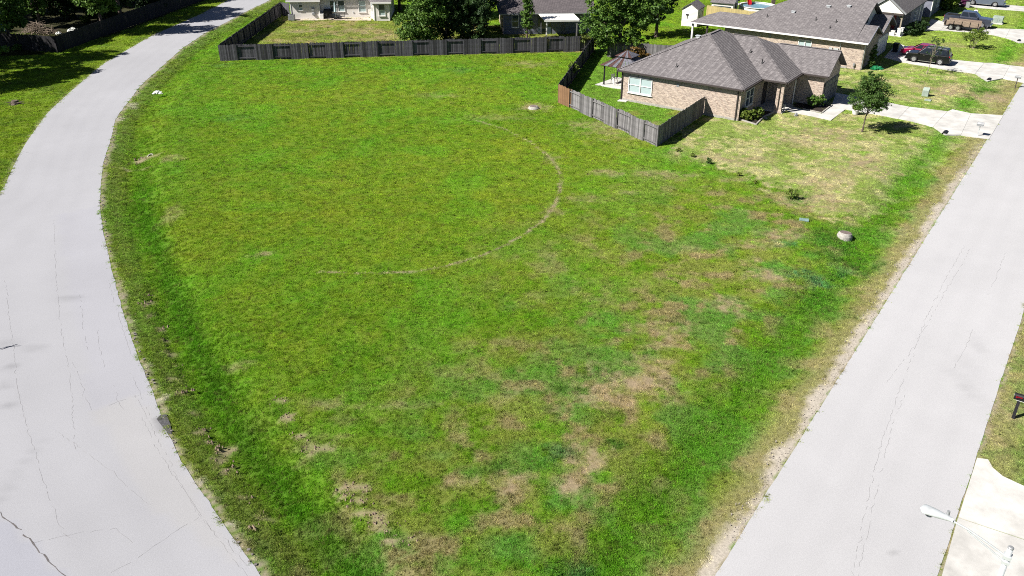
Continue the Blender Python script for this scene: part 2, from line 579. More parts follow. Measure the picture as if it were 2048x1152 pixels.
# bare or dry places: centre, half length along x, half width along y, strength
def spots(txt):
    out = []
    for l in txt:
        (x, y), rx, ry, k = l
        out.append((x, y, rx, ry, k))
    return out


DRY = spots([
    ([(5.40, 34.15)][0], 2.0, 1.6, 1.0), ([(3.93, 32.71)][0], 1.2, .7, .8), ([(7.12, 35.02)][0], 1.0, 1.6, .8), ([(3.04, 28.54)][0], 1.1, 1.3, .95), ([(2.50, 26.86)][0], .8, .8, 1),
    ([(0.02, 27.04)][0], .9, .7, .9), ([(-2.26, 26.95)][0], .9, .4, .6), ([(8.26, 39.08)][0], 1.6, .8, .9), ([(7.76, 37.57)][0], 1.0, .5, .7), ([(12.08, 41.92)][0], 1.0, 1.1, .95),
    ([(15.38, 45.36)][0], 1.2, 1.0, .9), ([(17.91, 51.40)][0], 1.6, .9, .8), ([(16.09, 49.55)][0], 1.8, .8, .7), ([(14.94, 47.52)][0], .9, .5, .7), ([(10.12, 73.31)][0], 4.2, 3.0, .55), ([(7.13, 75.05)][0], 2.6, 1.5, .6),
    ([(11.93, 62.14)][0], 2.2, 1.2, .65), ([(7.32, 62.90)][0], 1.6, .9, .7), ([(5.36, 57.76)][0], 1.2, .7, .6), ([(8.78, 58.73)][0], 1.0, .6, .5), ([(11.44, 48.95)][0], 1.3, .6, .4),
    ([(27.98, 72.46)][0], 2.7, 2.2, .85), ([(24.85, 70.15)][0], 2.2, 1.4, .5), ([(28.62, 64.59)][0], 2.2, 2.0, .95), ([(26.23, 62.90)][0], 2.5, 1.5, .6), ([(22.31, 56.81)][0], 2.1, 2.3, .85), ([(20.24, 56.54)][0], .9, .9, 1.0),
    ([(23.41, 60.24)][0], 2.0, 1.5, .7), ([(19.86, 65.76)][0], 2.2, .9, .7), ([(16.85, 66.00)][0], 2.2, .9, .75), ([(14.56, 66.97)][0], 1.8, .7, .6), ([(17.62, 61.49)][0], 1.8, .5, .7), ([(26.35, 52.44)][0], 1.4, 1.2, .5),
    ([(45.39, 86.83)][0], 3.0, 2.6, .9), ([(43.21, 87.80)][0], 2.0, 1.4, .7), ([(48.40, 84.05)][0], 2.6, 2.2, .95), ([(47.01, 85.89)][0], 1.5, 1.3, .6), ([(39.65, 90.80)][0], 2.5, 1.5, .5), ([(38.44, 84.96)][0], 3.0, 1.2, .55), ([(58.46, 97.86)][0], 2, 2, .8), ([(55.14, 107.58)][0], 2.2, 1.6, .6),
    ([(-28.04, 115.92)][0], 2.6, 1.5, .8), ([(-24.98, 119.19)][0], 1.4, .8, .7), ([(-20.34, 115.92)][0], 3.6, 2.6, .75), ([(-16.47, 111.91)][0], 2.0, 2.0, .85), ([(-28.95, 109.85)][0], 3, 1.0, .6), ([(-21.50, 111.02)][0], 2.5, 1.0, .5), ([(-31.26, 114.04)][0], 1.6, 1.2, .4),
    ([(2.13, 80.41)][0], 1.5, 1.5, .85), ([(-27.88, 66.36)][0], .9, .9, .6), ([(-23.80, 54.56)][0], .8, 1.6, .45), ([(-16.01, 48.23)][0], .7, .5, .8), ([(2.98, 55.44)][0], .8, .8, .5), ([(3.32, 66.00)][0], .9, 1.4, .4),
    ([(-7.83, 84.96)][0], 2.5, 1.0, .35), ([(2.07, 97.86)][0], 2.6, 1.6, .5), ([(-1.59, 77.34)][0], 3.5, 1.0, .3), ([(-5.26, 32.31)][0], 2.2, .4, .4), ([(-0.57, 32.71)][0], .8, .5, .4),
    ([(-8.83, 32.51)][0], 1.3, .6, .5), ([(-13.73, 35.69)][0], .8, .4, .5),
    ([(23.25, 32.71)][0], 1.0, 1.6, .6), ([(23.03, 31.24)][0], .5, .5, .8), ([(21.30, 30.43)][0], .6, 2.0, .6),
])
BARE = spots([
    ([(-10.16, 31.35)][0], .5, .45, 1.0), ([(-9.45, 30.00)][0], .5, .4, .95), ([(-8.31, 29.27)][0], .8, .35, .8), ([(-6.86, 26.65)][0], .5, .3, .95), ([(-6.12, 26.50)][0], .5, .3, .8), ([(-6.11, 25.77)][0], .5, .3, .8), ([(-5.52, 25.20)][0], .6, .35, .9), ([(-4.84, 24.52)][0], .6, .3, .8), ([(-4.45, 23.68)][0], .75, .4, 1.0), ([(-3.70, 23.78)][0], .8, .3, .5),
    ([(-21.00, 42.39)][0], .35, .9, .9), ([(-19.30, 39.71)][0], .45, .5, .9), ([(-17.92, 37.23)][0], .4, .5, .9), ([(-16.74, 34.88)][0], .6, .4, .95), ([(-16.11, 33.65)][0], .5, .35, .95), ([(-14.08, 30.72)][0], .35, .35, .9), ([(-12.79, 29.04)][0], .5, .9, .9), ([(-10.02, 25.34)][0], .5, .4, .7), ([(-30.75, 66.97)][0], 1.0, .9, 1.0), ([(-30.68, 64.59)][0], 1.6, .25, .7),
    ([(-20.33, 41.13)][0], .3, .4, .9), ([(-18.58, 38.46)][0], .3, .35, .8), ([(-17.27, 36.05)][0], .25, .3, .7), ([(-14.95, 32.12)][0], .3, .3, .7), ([(-13.51, 30.00)][0], .3, .3, .7), ([(-12.11, 28.05)][0], .35, .4, .8), ([(-10.89, 26.35)][0], .35, .35, .7), ([(-10.09, 24.52)][0], .3, .25, .6), ([(-11.00, 32.71)][0], .4, .3, .7), ([(-8.80, 29.04)][0], .4, .25, .7), ([(-30.55, 67.21)][0], 1.0, .8, 1.0), ([(-6.58, 26.20)][0], .4, .3, .9), ([(-5.17, 24.79)][0], .5, .25, .9),
])
SILT = spots([([(-14.85, 29.38)][0], .25, .5, 1.0), ([(-13.71, 27.57)][0], .25, .4, 1.0), ([(-13.03, 26.95)][0], .3, .3, .9), ([(-11.03, 24.52)][0], .22, .25, 1.0), ([(-16.73, 32.71)][0], .2, .5, .9), ([(-18.39, 35.46)][0], .15, .5, .8), ([(-36.81, 76.56)][0], .4, 1.2, .8), ([(-37.40, 81.08)][0], .5, 1.2, .7)])
LUSH = spots([
    ([(1.98, 28.87)][0], .8, .55, 1.0), ([(1.09, 28.21)][0], .8, .4, .7), ([(4.57, 29.38)][0], .55, .5, 1.0), ([(4.26, 35.02)][0], 1.2, .6, .8), ([(2.56, 33.52)][0], 1.4, .5, .6), ([(6.91, 37.08)][0], .8, .4, .6),
    ([(2.30, 22.24)][0], 1.0, .5, .9), ([(0.29, 22.48)][0], .6, .4, .6), ([(7.76, 34.36)][0], .6, .5, .6), ([(4.41, 31.54)][0], 1.0, .5, .5), ([(-0.30, 28.05)][0], 1.0, .6, .5), ([(20.61, 50.46)][0], 2.2, 2.0, .9), ([(21.22, 47.52)][0], 1.8, 2.2, .9), ([(20.28, 53.70)][0], 1.0, 1.0, .5),
    ([(17.89, 42.98)][0], 2.0, 2.0, .6), ([(8.98, 40.14)][0], .9, .4, .5), ([(-24.54, 113.42)][0], 1.5, 1.3, .8), ([(-27.49, 111.91)][0], 2.5, .9, .5), ([(48.68, 87.22)][0], 2.2, 2.0, .9), ([(35.71, 88.78)][0], 2.5, 1.8, .35), ([(44.86, 89.78)][0], 2.0, 1.0, .6),
])
BLUE = spots([([(18.08, 45.49)][0], 1.5, 1.2, 1.0), ([(17.76, 49.92)][0], .8, .7, .9), ([(20.67, 46.83)][0], 1.2, .8, .4), ([(1.98, 28.87)][0], .8, .55, .6), ([(2.30, 22.24)][0], 1.2, .5, .5), ([(-25.97, 77.34)][0], 1.5, 1.2, .3), ([(-32.89, 97.39)][0], 1.6, 1.2, .4), ([(-5.84, 95.10)][0], 2.2, 1.2, .35), ([(24.59, 42.39)][0], .5, .5, .3)])
BRIGHT = spots([([(-1.94, 24.79)][0], .9, 1.3, .9), ([(-1.82, 22.48)][0], 1.2, .8, .9), ([(-26.75, 61.28)][0], 1.6, 3.5, .6), ([(-10.41, 48.95)][0], 10, 4, .3), ([(8.91, 32.71)][0], 1.6, 3.0, .5), ([(-31.30, 86.83)][0], 4, 10, .4)])


def blob(x, y, s, seed, warp=.55, broken=True):
    """soft ragged patches"""
    nx, ny = fbm(x, y, .9, seed) - .5, fbm(x, y, .9, seed + 31) - .5
    fine = fbm(x, y, .35, seed + 77, 3)
    fine2 = fbm(x, y, .6, seed + 93, 4)
    v = np.zeros(x.shape)
    for cx, cy, rx, ry, k in s:
        near = (abs(x - cx) < 3 * rx) & (abs(y - cy) < 3 * ry)
        if not near.any():
            continue
        dx = (x[near] - cx) / rx + nx[near] * 2.4 * warp
        dy = (y[near] - cy) / ry + ny[near] * 2.4 * warp
        d = np.sqrt(dx * dx + dy * dy)
        w = k * (1 - sstep(.35, 1.3, d + (fine[near] - .5) * 1.5)) * ((.35 + .65 * sstep(.36, .56, fine2[near])) if broken else 1)
        v[near] = np.maximum(v[near], w)
    return v


def mixc(c, d, t):
    return c * (1 - t[:, None]) + np.array(d)[None, :] * t[:, None]


def ground_props(x, y):
    dl, sl = seg_dist(x, y, LR_R)
    dleft, sll = seg_dist(x, y, LR_L)
    dr = rdist(x, y)
    on_left = (sl > 0) & (sll < 0) if False else None
    # the left road lies to the right of LR_R's direction of travel (LR_R runs towards the camera)
    dL = np.where(sl > 0, -dl, dl)                  # > 0 on the field's side
    west = np.where(sll > 0, dleft, -dleft)         # > 0 beyond the far edge of the left road
    z = np.zeros(x.shape)
    # swales
    def swale(d, mid, half, depth):
        return -depth * np.clip(1 - ((d - mid) / half) ** 2, 0, 1) ** 1.3
    fieldside = (dL > 0) & (dr < 0)
    n2s = fbm(x, y, 1.6, 12)
    z += np.where(fieldside, swale(dL, 2.3, 2.2, .40), 0)
    z += np.where(dr < 0, swale(-dr, 2.9, 2.6, .42) * np.where(dL > 0, 1, 0), 0) * (1 - .85 * sstep(58, 74, y))
    z += np.where(fieldside, (fbm(x, y, 2.0, 5) - .5) * .10 + (fbm(x, y, .5, 6, 2) - .5) * .05, 0) * np.clip(np.minimum(dL, -dr) / 1.0, 0, 1)
    z += np.where(fieldside, -.13 * sstep(1.45, 1.70, dL + (n2s - .5) * .5) * (1 - sstep(1.8, 3.4, dL)), 0)
    z -= .008
    # ---- what grows there
    n1, n2, n3 = fbm(x, y, 7.0, 11), fbm(x, y, 1.6, 12), fbm(x, y, .55, 13, 3)
    mott = np.clip(.52 + (n1 - .5) * .9 + (n2 - .5) * .55 + (n3 - .5) * .7, 0, 1)
    c = mixc(np.tile(np.array([.060, .142, .006]), (len(x), 1)), (.128, .165, .012), mott)
    c = mixc(c, (.070, .185, .010), .45 * sstep(.52, .75, fbm(x, y, 4.0, 21)))
    # coarser, thinner grass towards the straight road
    east = sstep(-26, -9, dr + (n1 - .5) * 14) * (1 - sstep(70, 84, y))
    c = mixc(c, (.130, .145, .034), east * .75 * sstep(.38, .60, n2 * .6 + n3 * .4))
    c = mixc(c, (.060, .150, .030), east * .6 * sstep(.48, .66, fbm(x, y, 2.6, 41)))
    c = mixc(c, (.185, .145, .080), np.clip(east * .85 * sstep(.54, .70, fbm(x, y, 1.3, 42, 5)), 0, 1))
    # house lots
    lot = np.array(inside(x + (n2 - .5) * 4 + (n3 - .5) * 3, y + (n1 - .5) * 4 + (n3 - .5) * 3, FIELD_EAST), float)
    c = mixc(c, (.160, .200, .055), lot * (.55 + .45 * sstep(.35, .7, n2)))
    c = mixc(c, (.255, .235, .125), lot * .90 * sstep(.46, .60, fbm(x, y, 1.7, 51) * .55 + n3 * .45) * (1 - .6 * sstep(92, 104, y)))
    far_lot = lot * sstep(92, 104, y)
    c = mixc(c, (.135, .190, .026), far_lot * .65)
    by = np.array(inside(x, y, BACKYARD), float)
    c = mixc(c, (.150, .150, .040), by * .55)
    c = mixc(c, (.21, .17, .085), by * .7 * sstep(.52, .68, n2))
    inner = np.array(inside(x, y, [(4.6, 82.3), (12.3, 69.1), LW(9, 0)[:2], LW(0, 0)[:2], LW(0, 15)[:2], (12.5, 108), (9.9, 104)]), float)
    c = mixc(c, (.080, .155, .018), inner * .8)
    c = mixc(c, (.15, .13, .035), inner * .6 * sstep(.5, .68, n2) * (y < 80))
    # strip beyond the left road
    wv = (west > 0) & (x < -20)
    c = mixc(c, (.110, .155, .010), wv * .7)
    c = mixc(c, (.05, .10, .014), wv * .5 * sstep(.5, .65, n2))
    # swale floors stay green
    lushL = np.where(fieldside, np.exp(-((dL - 2.8 - .5 * (n2 - .5)) / 1.0) ** 2), 0)
    lushL = lushL * (1 - .75 * sstep(54, 76, y))
    c = mixc(c, (.034, .108, .005), lushL * .74)
    c = mixc(c, (.075, .150, .010), np.where(fieldside, np.exp(-((dL - 5.6) / 1.3) ** 2), 0) * .45 * sstep(50, 60, y))
    bank = np.where(fieldside, np.exp(-((dL - .9) / .65) ** 2), 0)
    c = mixc(c, (.105, .140, .036), bank * .55)
    lushR = np.where(dr < 0, np.exp(-((-dr - 3.4 - .8 * (n2 - .5)) / 1.25) ** 2), 0) * (dL > 0)
    c = mixc(c, (.050, .138, .006), np.clip(lushR * (.75 + (n2 - .5)), 0, 1))
    # scruffy verge of the straight road
    verge = np.where(dr < 0, 1 - sstep(.9, 2.3, -dr + (n2 - .5) * 1.4), 0) * (dL > 0)
    c = mixc(c, (.165, .150, .070), verge * .85)
    rv = np.where(dr > R_W, 1 - sstep(.8, 2.6, dr - R_W + (n2 - .5) * 1.2), 0)
    c = mixc(c, (.175, .160, .075), rv * .8)
    c = mixc(c, (.100, .155, .040), np.where(dr > R_W, .6 * sstep(.45, .6, n2), 0))
    lush, blue, bright = blob(x, y, LUSH, 61), blob(x, y, BLUE, 63), blob(x, y, BRIGHT, 65)
    c = mixc(c, (.055, .158, .008), bright * .8)
    c = mixc(c, (.028, .090, .010), lush * .75)
    c = mixc(c, (.045, .120, .055), blue * .8)
    dry = blob(x, y, DRY, 67)
    c = mixc(c, (.225, .172, .112), dry * .92)
    bare = blob(x, y, [(b[0], b[1], b[2] * .8, b[3] * .8, b[4]) for b in BARE], 71, 1.1, False)
    c = mixc(c, (.215, .168, .115), bare * .85)
    # bare edges
    da, _ = seg_dist(x, y, ARC)
    aw = .8 + .35 * sstep(-3, 4, x)
    tt = (1 - sstep(.02, .13, (da + (n3 - .5) * .22) / aw)) * sstep(.16, .38, n2 * .5 + n3 * .5 + .06)
    c = mixc(c, (.205, .160, .110), tt * .85)
    soil = np.maximum(tt * .25, 0)
    edgeR = np.where(dr < 0, 1 - sstep(.15, .75, -dr + (n2 - .5) * .9 + (n3 - .5) * .6), 0) * (dL > 0) * sstep(75, 55, y)
    edgeRR = np.where(dr > R_W, 1 - sstep(.05, .25, dr - R_W + (n3 - .5) * .3), 0)
    edgeL = np.where(fieldside, 1 - sstep(.02, .45, dL + (n2 - .5) * .5 + (n3 - .5) * .35), 0)
    edgeW = np.where(wv, 1 - sstep(.05, .3, west + (n3 - .5) * .3), 0)
    soil = np.maximum.reduce([soil, edgeR, edgeRR * .8, edgeL, edgeW * .6])
    c = mixc(c, (.27, .225, .175), soil * .9)
    c = mixc(c, (.33, .30, .255), np.maximum(edgeR, blob(x, y, SILT, 73, .8, False)) * .9)
    cleared = np.maximum.reduce([soil, sstep(.72, .98, dry) * .8, bare])
    # woods floor in the far left corner: tree shade painted in as near-black soil
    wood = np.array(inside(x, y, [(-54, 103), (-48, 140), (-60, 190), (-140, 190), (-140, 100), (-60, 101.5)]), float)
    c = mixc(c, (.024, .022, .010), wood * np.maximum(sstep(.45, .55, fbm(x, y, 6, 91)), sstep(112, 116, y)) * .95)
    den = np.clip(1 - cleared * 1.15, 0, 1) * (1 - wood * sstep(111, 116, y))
    for poly in DRIVE_POLYS + WALK + [BED1, BED2, H1_FOOT, H2_FOOT]:
        den = np.where(inside(x, y, poly), 0, den)
    creep = .02 + .16 * sstep(.5, .75, n2) * sstep(.45, .6, n3)
    onroad = ((dr > creep) & (dr < R_W - creep)) | ((dL < -creep) & (west < -creep))
    den = np.where(onroad, 0, den)
    hgt = .75 + .7 * lushL + .45 * lushR + .6 * lush + .5 * blue - .35 * dry - .3 * verge - .25 * lot + .25 * wv + .3 * bank + .5 * wood
    return z, np.clip(c, 0.003, 1), den, np.clip(hgt, .35, 2)


def axis(lo, hi, step, far):
    a = list(np.arange(lo, hi + 1e-6, step))
    s, v = step, hi
    up = []
    while v < far[1]:
        s *= 1.35
        v += s
        up.append(v)
    s, v = step, lo
    dn = []
    while v > far[0]:
        s *= 1.35
        v -= s
        dn.append(v)
    return np.array(dn[::-1] + a + up)


gx, gy = axis(-84, 84, .3, (-1500, 1500)), axis(9, 142, .3, (-200, 2500))
XX, YY = np.meshgrid(gx, gy)
fx, fy = XX.ravel(), YY.ravel()
gz, gc, gd, gh = ground_props(fx, fy)


def grid_mesh(name, x, y, z, nx, ny, material, col=None):
    me = bpy.data.meshes.new(name)
    n = len(x)
    me.vertices.add(n)
    co = np.empty((n, 3), np.float32)
    co[:, 0], co[:, 1], co[:, 2] = x, y, z
    me.vertices.foreach_set('co', co.ravel())
    i = (np.arange(ny - 1)[:, None] * nx + np.arange(nx - 1)[None, :]).ravel()
    q = np.stack([i, i + 1, i + 1 + nx, i + nx], 1).astype(np.int32)
    me.loops.add(q.size)
    me.loops.foreach_set('vertex_index', q.ravel())
    me.polygons.add(len(q))
    me.polygons.foreach_set('loop_start', np.arange(0, q.size, 4, dtype=np.int32))
    me.polygons.foreach_set('loop_total', np.full(len(q), 4, np.int32))
    me.polygons.foreach_set('use_smooth', np.ones(len(q), bool))
    me.materials.append(material)
    me.update(calc_edges=True)
    if col is not None:
        a = me.attributes.new('col', 'FLOAT_COLOR', 'POINT')
        a.data.foreach_set('color', np.concatenate([col, np.ones((n, 1))], 1).astype(np.float32).ravel())
    return me


M['ground'] = attr_mat('ground_soil_and_turf', .95, 9.0, .30, .4, 14)
M['blades'] = attr_mat('grass_blades', .65, .7, .10, 0, instancer=True, translucent=.30)
M['road'] = attr_mat('pale_worn_asphalt', .9, 18.0, .085, .2, 45)
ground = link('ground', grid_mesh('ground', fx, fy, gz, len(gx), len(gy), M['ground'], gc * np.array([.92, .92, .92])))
tag(ground, kind='structure')

# ------------------------------------------------------------------ grass: short blades on everything that is not bare
def grass_points():
    xs, ys, ss = [], [], []
    for y0, y1, rho, sc in ((14, 30, 105, .62), (30, 42, 80, .70), (42, 58, 52, .86), (58, 78, 28, 1.12), (78, 104, 15, 1.5), (104, 142, 7, 2.1)):
        hw0 = y1 * .68 + 8
        n = int((y1 - y0) * 2 * hw0 * rho)
        x, y = RNG.uniform(-hw0, hw0, n), RNG.uniform(y0, y1, n)
        k = abs(x) < y * .68 + 8
        xs.append(x[k]); ys.append(y[k]); ss.append(np.full(k.sum(), sc))
    return np.concatenate(xs), np.concatenate(ys), np.concatenate(ss)


px, py, ps = grass_points()
pz, pc, pd, ph = ground_props(px, py)
k = RNG.uniform(0, 1, len(px)) < pd
px, py, pz, pc, ps, ph = px[k], py[k], pz[k], pc[k], ps[k], ph[k]
bright = RNG.normal(1.0, .31, len(px)).clip(.28, 2.1)
weed = RNG.uniform(0, 1, len(px)) < .02
bright[weed] *= .6
ph[weed] *= 1.8
pc = pc * bright[:, None] * np.array([2.10, 2.16, 1.95])
dryb = RNG.uniform(0, 1, len(px)) < .10
pc[dryb] = pc[dryb] * .55 + np.array([.16, .12, .055]) * .6
me = bpy.data.meshes.new('grass')
me.vertices.add(len(px))
me.vertices.foreach_set('co', np.stack([px, py, pz], 1).astype(np.float32).ravel())
a = me.attributes.new('col', 'FLOAT_COLOR', 'POINT')
a.data.foreach_set('color', np.concatenate([pc, np.ones((len(px), 1))], 1).astype(np.float32).ravel())
for nm, v in (('rz', RNG.uniform(0, 6.283, len(px))), ('sxy', ps * RNG.uniform(.8, 1.25, len(px))), ('sz', ph * (.75 + .25 * ps) * RNG.uniform(.55, 1.55, len(px)))):
    at_ = me.attributes.new(nm, 'FLOAT', 'POINT')
    at_.data.foreach_set('value', v.astype(np.float32))
at_ = me.attributes.new('pick', 'INT', 'POINT')
at_.data.foreach_set('value', RNG.integers(0, 4, len(px)).astype(np.int32))
grass = link('grass', me)
tag(grass, 'short mown grass covering the field and the lawns', kind='stuff')


def tuft_mesh(seed):
    r = np.random.default_rng(seed)
    vs, fs = [], []
    for i in range(34):
        a, d = r.uniform(0, 6.283), abs(r.normal(0, .115))
        x, y = d * math.cos(a), d * math.sin(a)
        h, w, t = r.uniform(.028, .075), r.uniform(.006, .012), r.uniform(0, 6.283)
        lean = r.uniform(.02, .075)
        b = r.uniform(0, 6.283)
        n = len(vs)
        vs += [(x - w * math.cos(t), y - w * math.sin(t), -.01), (x + w * math.cos(t), y + w * math.sin(t), -.01),
               (x + lean * .45 * math.cos(b) + w * .7 * math.cos(t), y + lean * .45 * math.sin(b) + w * .7 * math.sin(t), h * .7),
               (x + lean * math.cos(b), y + lean * math.sin(b), h)]
        fs += [(n, n + 1, n + 2), (n, n + 2, n + 3)]
    me = bpy.data.meshes.new('grass_tuft')
    me.from_pydata(vs, [], fs)
    me.materials.append(M['blades'])
    return bpy.data.objects.new('grass_tuft', me)


ng = bpy.data.node_groups.new('grass_scatter', 'GeometryNodeTree')
ng.interface.new_socket('Geometry', in_out='INPUT', socket_type='NodeSocketGeometry')
ng.interface.new_socket('Geometry', in_out='OUTPUT', socket_type='NodeSocketGeometry')
gi, go = N(ng, 'NodeGroupInput'), N(ng, 'NodeGroupOutput')
g2i = N(ng, 'GeometryNodeGeometryToInstance')
for s in range(4):
    oi = N(ng, 'GeometryNodeObjectInfo')
    oi.inputs['Object'].default_value = tuft_mesh(100 + s)
    ng.links.new(oi.outputs['Geometry'], g2i.inputs[0])
iop = N(ng, 'GeometryNodeInstanceOnPoints')
ng.links.new(gi.outputs[0], iop.inputs['Points'])
ng.links.new(g2i.outputs[0], iop.inputs['Instance'])
iop.inputs['Pick Instance'].default_value = True


def named(nm, t):
    n = N(ng, 'GeometryNodeInputNamedAttribute', data_type=t)
    n.inputs[0].default_value = nm
    return n.outputs[0]


ng.links.new(named('pick', 'INT'), iop.inputs['Instance Index'])
cr = N(ng, 'ShaderNodeCombineXYZ')
ng.links.new(named('rz', 'FLOAT'), cr.inputs[2])
ng.links.new(cr.outputs[0], iop.inputs['Rotation'])
cs = N(ng, 'ShaderNodeCombineXYZ')
sx = named('sxy', 'FLOAT')
ng.links.new(sx, cs.inputs[0])
ng.links.new(sx, cs.inputs[1])
ng.links.new(named('sz', 'FLOAT'), cs.inputs[2])
ng.links.new(cs.outputs[0], iop.inputs['Scale'])
ng.links.new(iop.outputs[0], go.inputs[0])
md = grass.modifiers.new('scatter', 'NODES')
md.node_group = ng

# ------------------------------------------------------------------ roads
def resample(pl, n):
    p = np.array(pl)
    d = np.concatenate([[0], np.cumsum(np.linalg.norm(np.diff(p, axis=0), axis=1))])
    t = np.linspace(0, d[-1], n)
    # smooth the traced edge a little
    x, y = np.interp(t, d, p[:, 0]), np.interp(t, d, p[:, 1])
    for _ in range(12):
        x[1:-1] = (x[:-2] + 2 * x[1:-1] + x[2:]) / 4
        y[1:-1] = (y[:-2] + 2 * y[1:-1] + y[2:]) / 4
    return np.stack([x, y], 1)


def road_color(x, y, v, tint):
    n1, n2 = fbm(x, y, 5.0, 201), fbm(x, y, 1.1, 202)
    base = np.tile(np.array(tint), (len(x), 1))
    k = 1 + (n1 - .5) * .10 + (n2 - .5) * .06 + (fbm(x, y, 14.0, 207) - .5) * .10
    # wheel paths are a little smoother and darker
    for p in (.22, .42, .60, .82):
        k -= .025 * np.exp(-((v - p) / .05) ** 2)
    return base * k[:, None]


NL = 420
e_r, e_l = resample(LR_R, NL), resample(LR_L, NL)
# pair each point of the field edge with the nearest one opposite, keeping order
V = 26
vv = np.linspace(0, 1, V)
rx = (e_r[:, None, 0] * (1 - vv) + e_l[:, None, 0] * vv).ravel()
ry = (e_r[:, None, 1] * (1 - vv) + e_l[:, None, 1] * vv).ravel()
vr = np.tile(vv, NL)
jit = (fbm(rx, ry, .35, 301, 3) - .5) * .16
m0 = vr == 0
rx[m0] += jit[m0]
rc = road_color(rx, ry, vr, (.268, .270, .287))
STAINS_L = [([(-25.53, 42.57)][0], .75, .30, .20), ([(-24.85, 37.23)][0], .7, .25, .18), ([(-25.28, 35.46)][0], .3, .3, .25), ([(-24.63, 33.94)][0], .3, .25, .2), ([(-23.71, 32.31)][0], .25, .2, .2), ([(-26.70, 37.67)][0], .8, .5, .12), ([(-15.98, 31.09)][0], .28, .5, .55), ([(-15.54, 30.50)][0], .22, .35, .45), ([(-20.77, 27.10)][0], .14, 2.6, .14), ([(-36.95, 77.81)][0], .5, .8, .1)]
for cx, cy, sx_, sy_, kk in [(s[0][0], s[0][1], s[1], s[2], s[3]) for s in STAINS_L]:
    rc *= (1 - kk * np.exp(-(((rx - cx) / sx_) ** 2 + ((ry - cy) / sy_) ** 2) ** 1.5))[:, None]
for poly, k_ in (([(-31.96, 54.56), (-29.47, 56.35), (-22.13, 42.98), (-17.22, 33.52), (-19.62, 32.00), (-24.09, 40.14)], (.975, .975, .995)), ([(-20.28, 25.20), (-18.01, 23.42), (-16.19, 21.94), (-13.58, 18.82), (-18.53, 18.82), (-22.67, 25.91)], (.93, .94, .99)), ([(-19.62, 32.00), (-17.84, 33.07), (-12.09, 25.62), (-9.08, 21.78), (-14.50, 25.62)], (1.02, 1.01, .98)), ([(-28.51, 53.70), (-27.13, 53.70), (-17.04, 34.36), (-17.46, 33.52)], (1.03, 1.03, 1.03))):
    rc = np.where(inside(rx, ry, poly)[:, None], rc * np.array(k_), rc)
road_l = link('road', grid_mesh('road', rx, ry, np.full(len(rx), .004), V, NL, M['road'], rc))
tag(road_l, kind='structure')

NR = 560
tt_ = np.linspace(-26, 150, NR)
vv = np.linspace(0, 1, 26)
rx = (RA[0] + RD[0] * tt_[:, None] + RN[0] * R_W * vv).ravel()
ry = (RA[1] + RD[1] * tt_[:, None] + RN[1] * R_W * vv).ravel()
vr = np.tile(vv, NR)
e0 = (vr == 0) | (vr == 1)
jj = (fbm(rx, ry, .8, 302, 3) - .5) * .10
rx[e0] += jj[e0]
rc = road_color(rx, ry, vr, (.335, .334, .343))
STAINS_R = [([(24.23, 37.57)][0], .30, .7, .06), ([(21.83, 33.73)][0], .35, .35, .07), ([(21.92, 32.91)][0], .35, .35, .06), ([(14.31, 23.04)][0], .14, .12, .2)]
for (cx, cy), sx_, sy_, kk in STAINS_R:
    rc *= (1 - kk * np.exp(-(((rx - cx) / sx_) ** 2 + ((ry - cy) / sy_) ** 2) ** 1.5))[:, None]
for poly in ([(21.57, 35.15), (22.26, 35.46), (22.70, 32.31), (22.08, 31.77)], [(24.51, 38.87), (24.99, 39.03), (24.73, 37.08), (23.99, 36.33)], [(22.58, 36.14), (23.40, 37.08), (23.55, 36.05), (22.66, 35.24)]):
    rc = np.where(inside(rx, ry, poly)[:, None], rc * .955, rc)
road_r = link('road', grid_mesh('road', rx, ry, np.full(len(rx), .010), 26, NR, M['road'], rc))
tag(road_r, kind='structure')
MB().prism([(-16.31, 31.24), (-16.24, 31.54), (-15.97, 31.58), (-15.51, 30.80), (-15.23, 30.15), (-15.38, 30.18), (-15.78, 30.61)], -.03, .011).build('asphalt_patch', mat('dark_asphalt_patch', (.085, .083, .088), .9, .3, 8, .4, 40), road_l)


def cracks(parent, name, lines, z, w, seed, gap=.0, m='crack'):
    r = np.random.default_rng(seed)
    mb = MB()
    for ln in lines:
        p = np.array(ln, float)
        d = np.concatenate([[0], np.cumsum(np.linalg.norm(np.diff(p, axis=0), axis=1))])
        n = max(2, int(d[-1] / .22))
        t = np.linspace(0, d[-1], n)
        x, y = np.interp(t, d, p[:, 0]), np.interp(t, d, p[:, 1])
        x += r.normal(0, .028, n)
        y += r.normal(0, .035, n)
        for i in range(n - 1):
            if r.uniform() < gap:
                continue
            dx, dy = x[i + 1] - x[i], y[i + 1] - y[i]
            l = math.hypot(dx, dy) + 1e-6
            ww = w * r.uniform(.4, 1.3) / 2
            ox, oy = -dy / l * ww, dx / l * ww
            mb.add([(x[i] - ox, y[i] - oy, z), (x[i] + ox, y[i] + oy, z), (x[i + 1] + ox, y[i + 1] + oy, z), (x[i + 1] - ox, y[i + 1] - oy, z)], [(3, 2, 1, 0)])
    o = mb.build(name, M[m], parent)
    tag(o, kind='stuff')
    return o


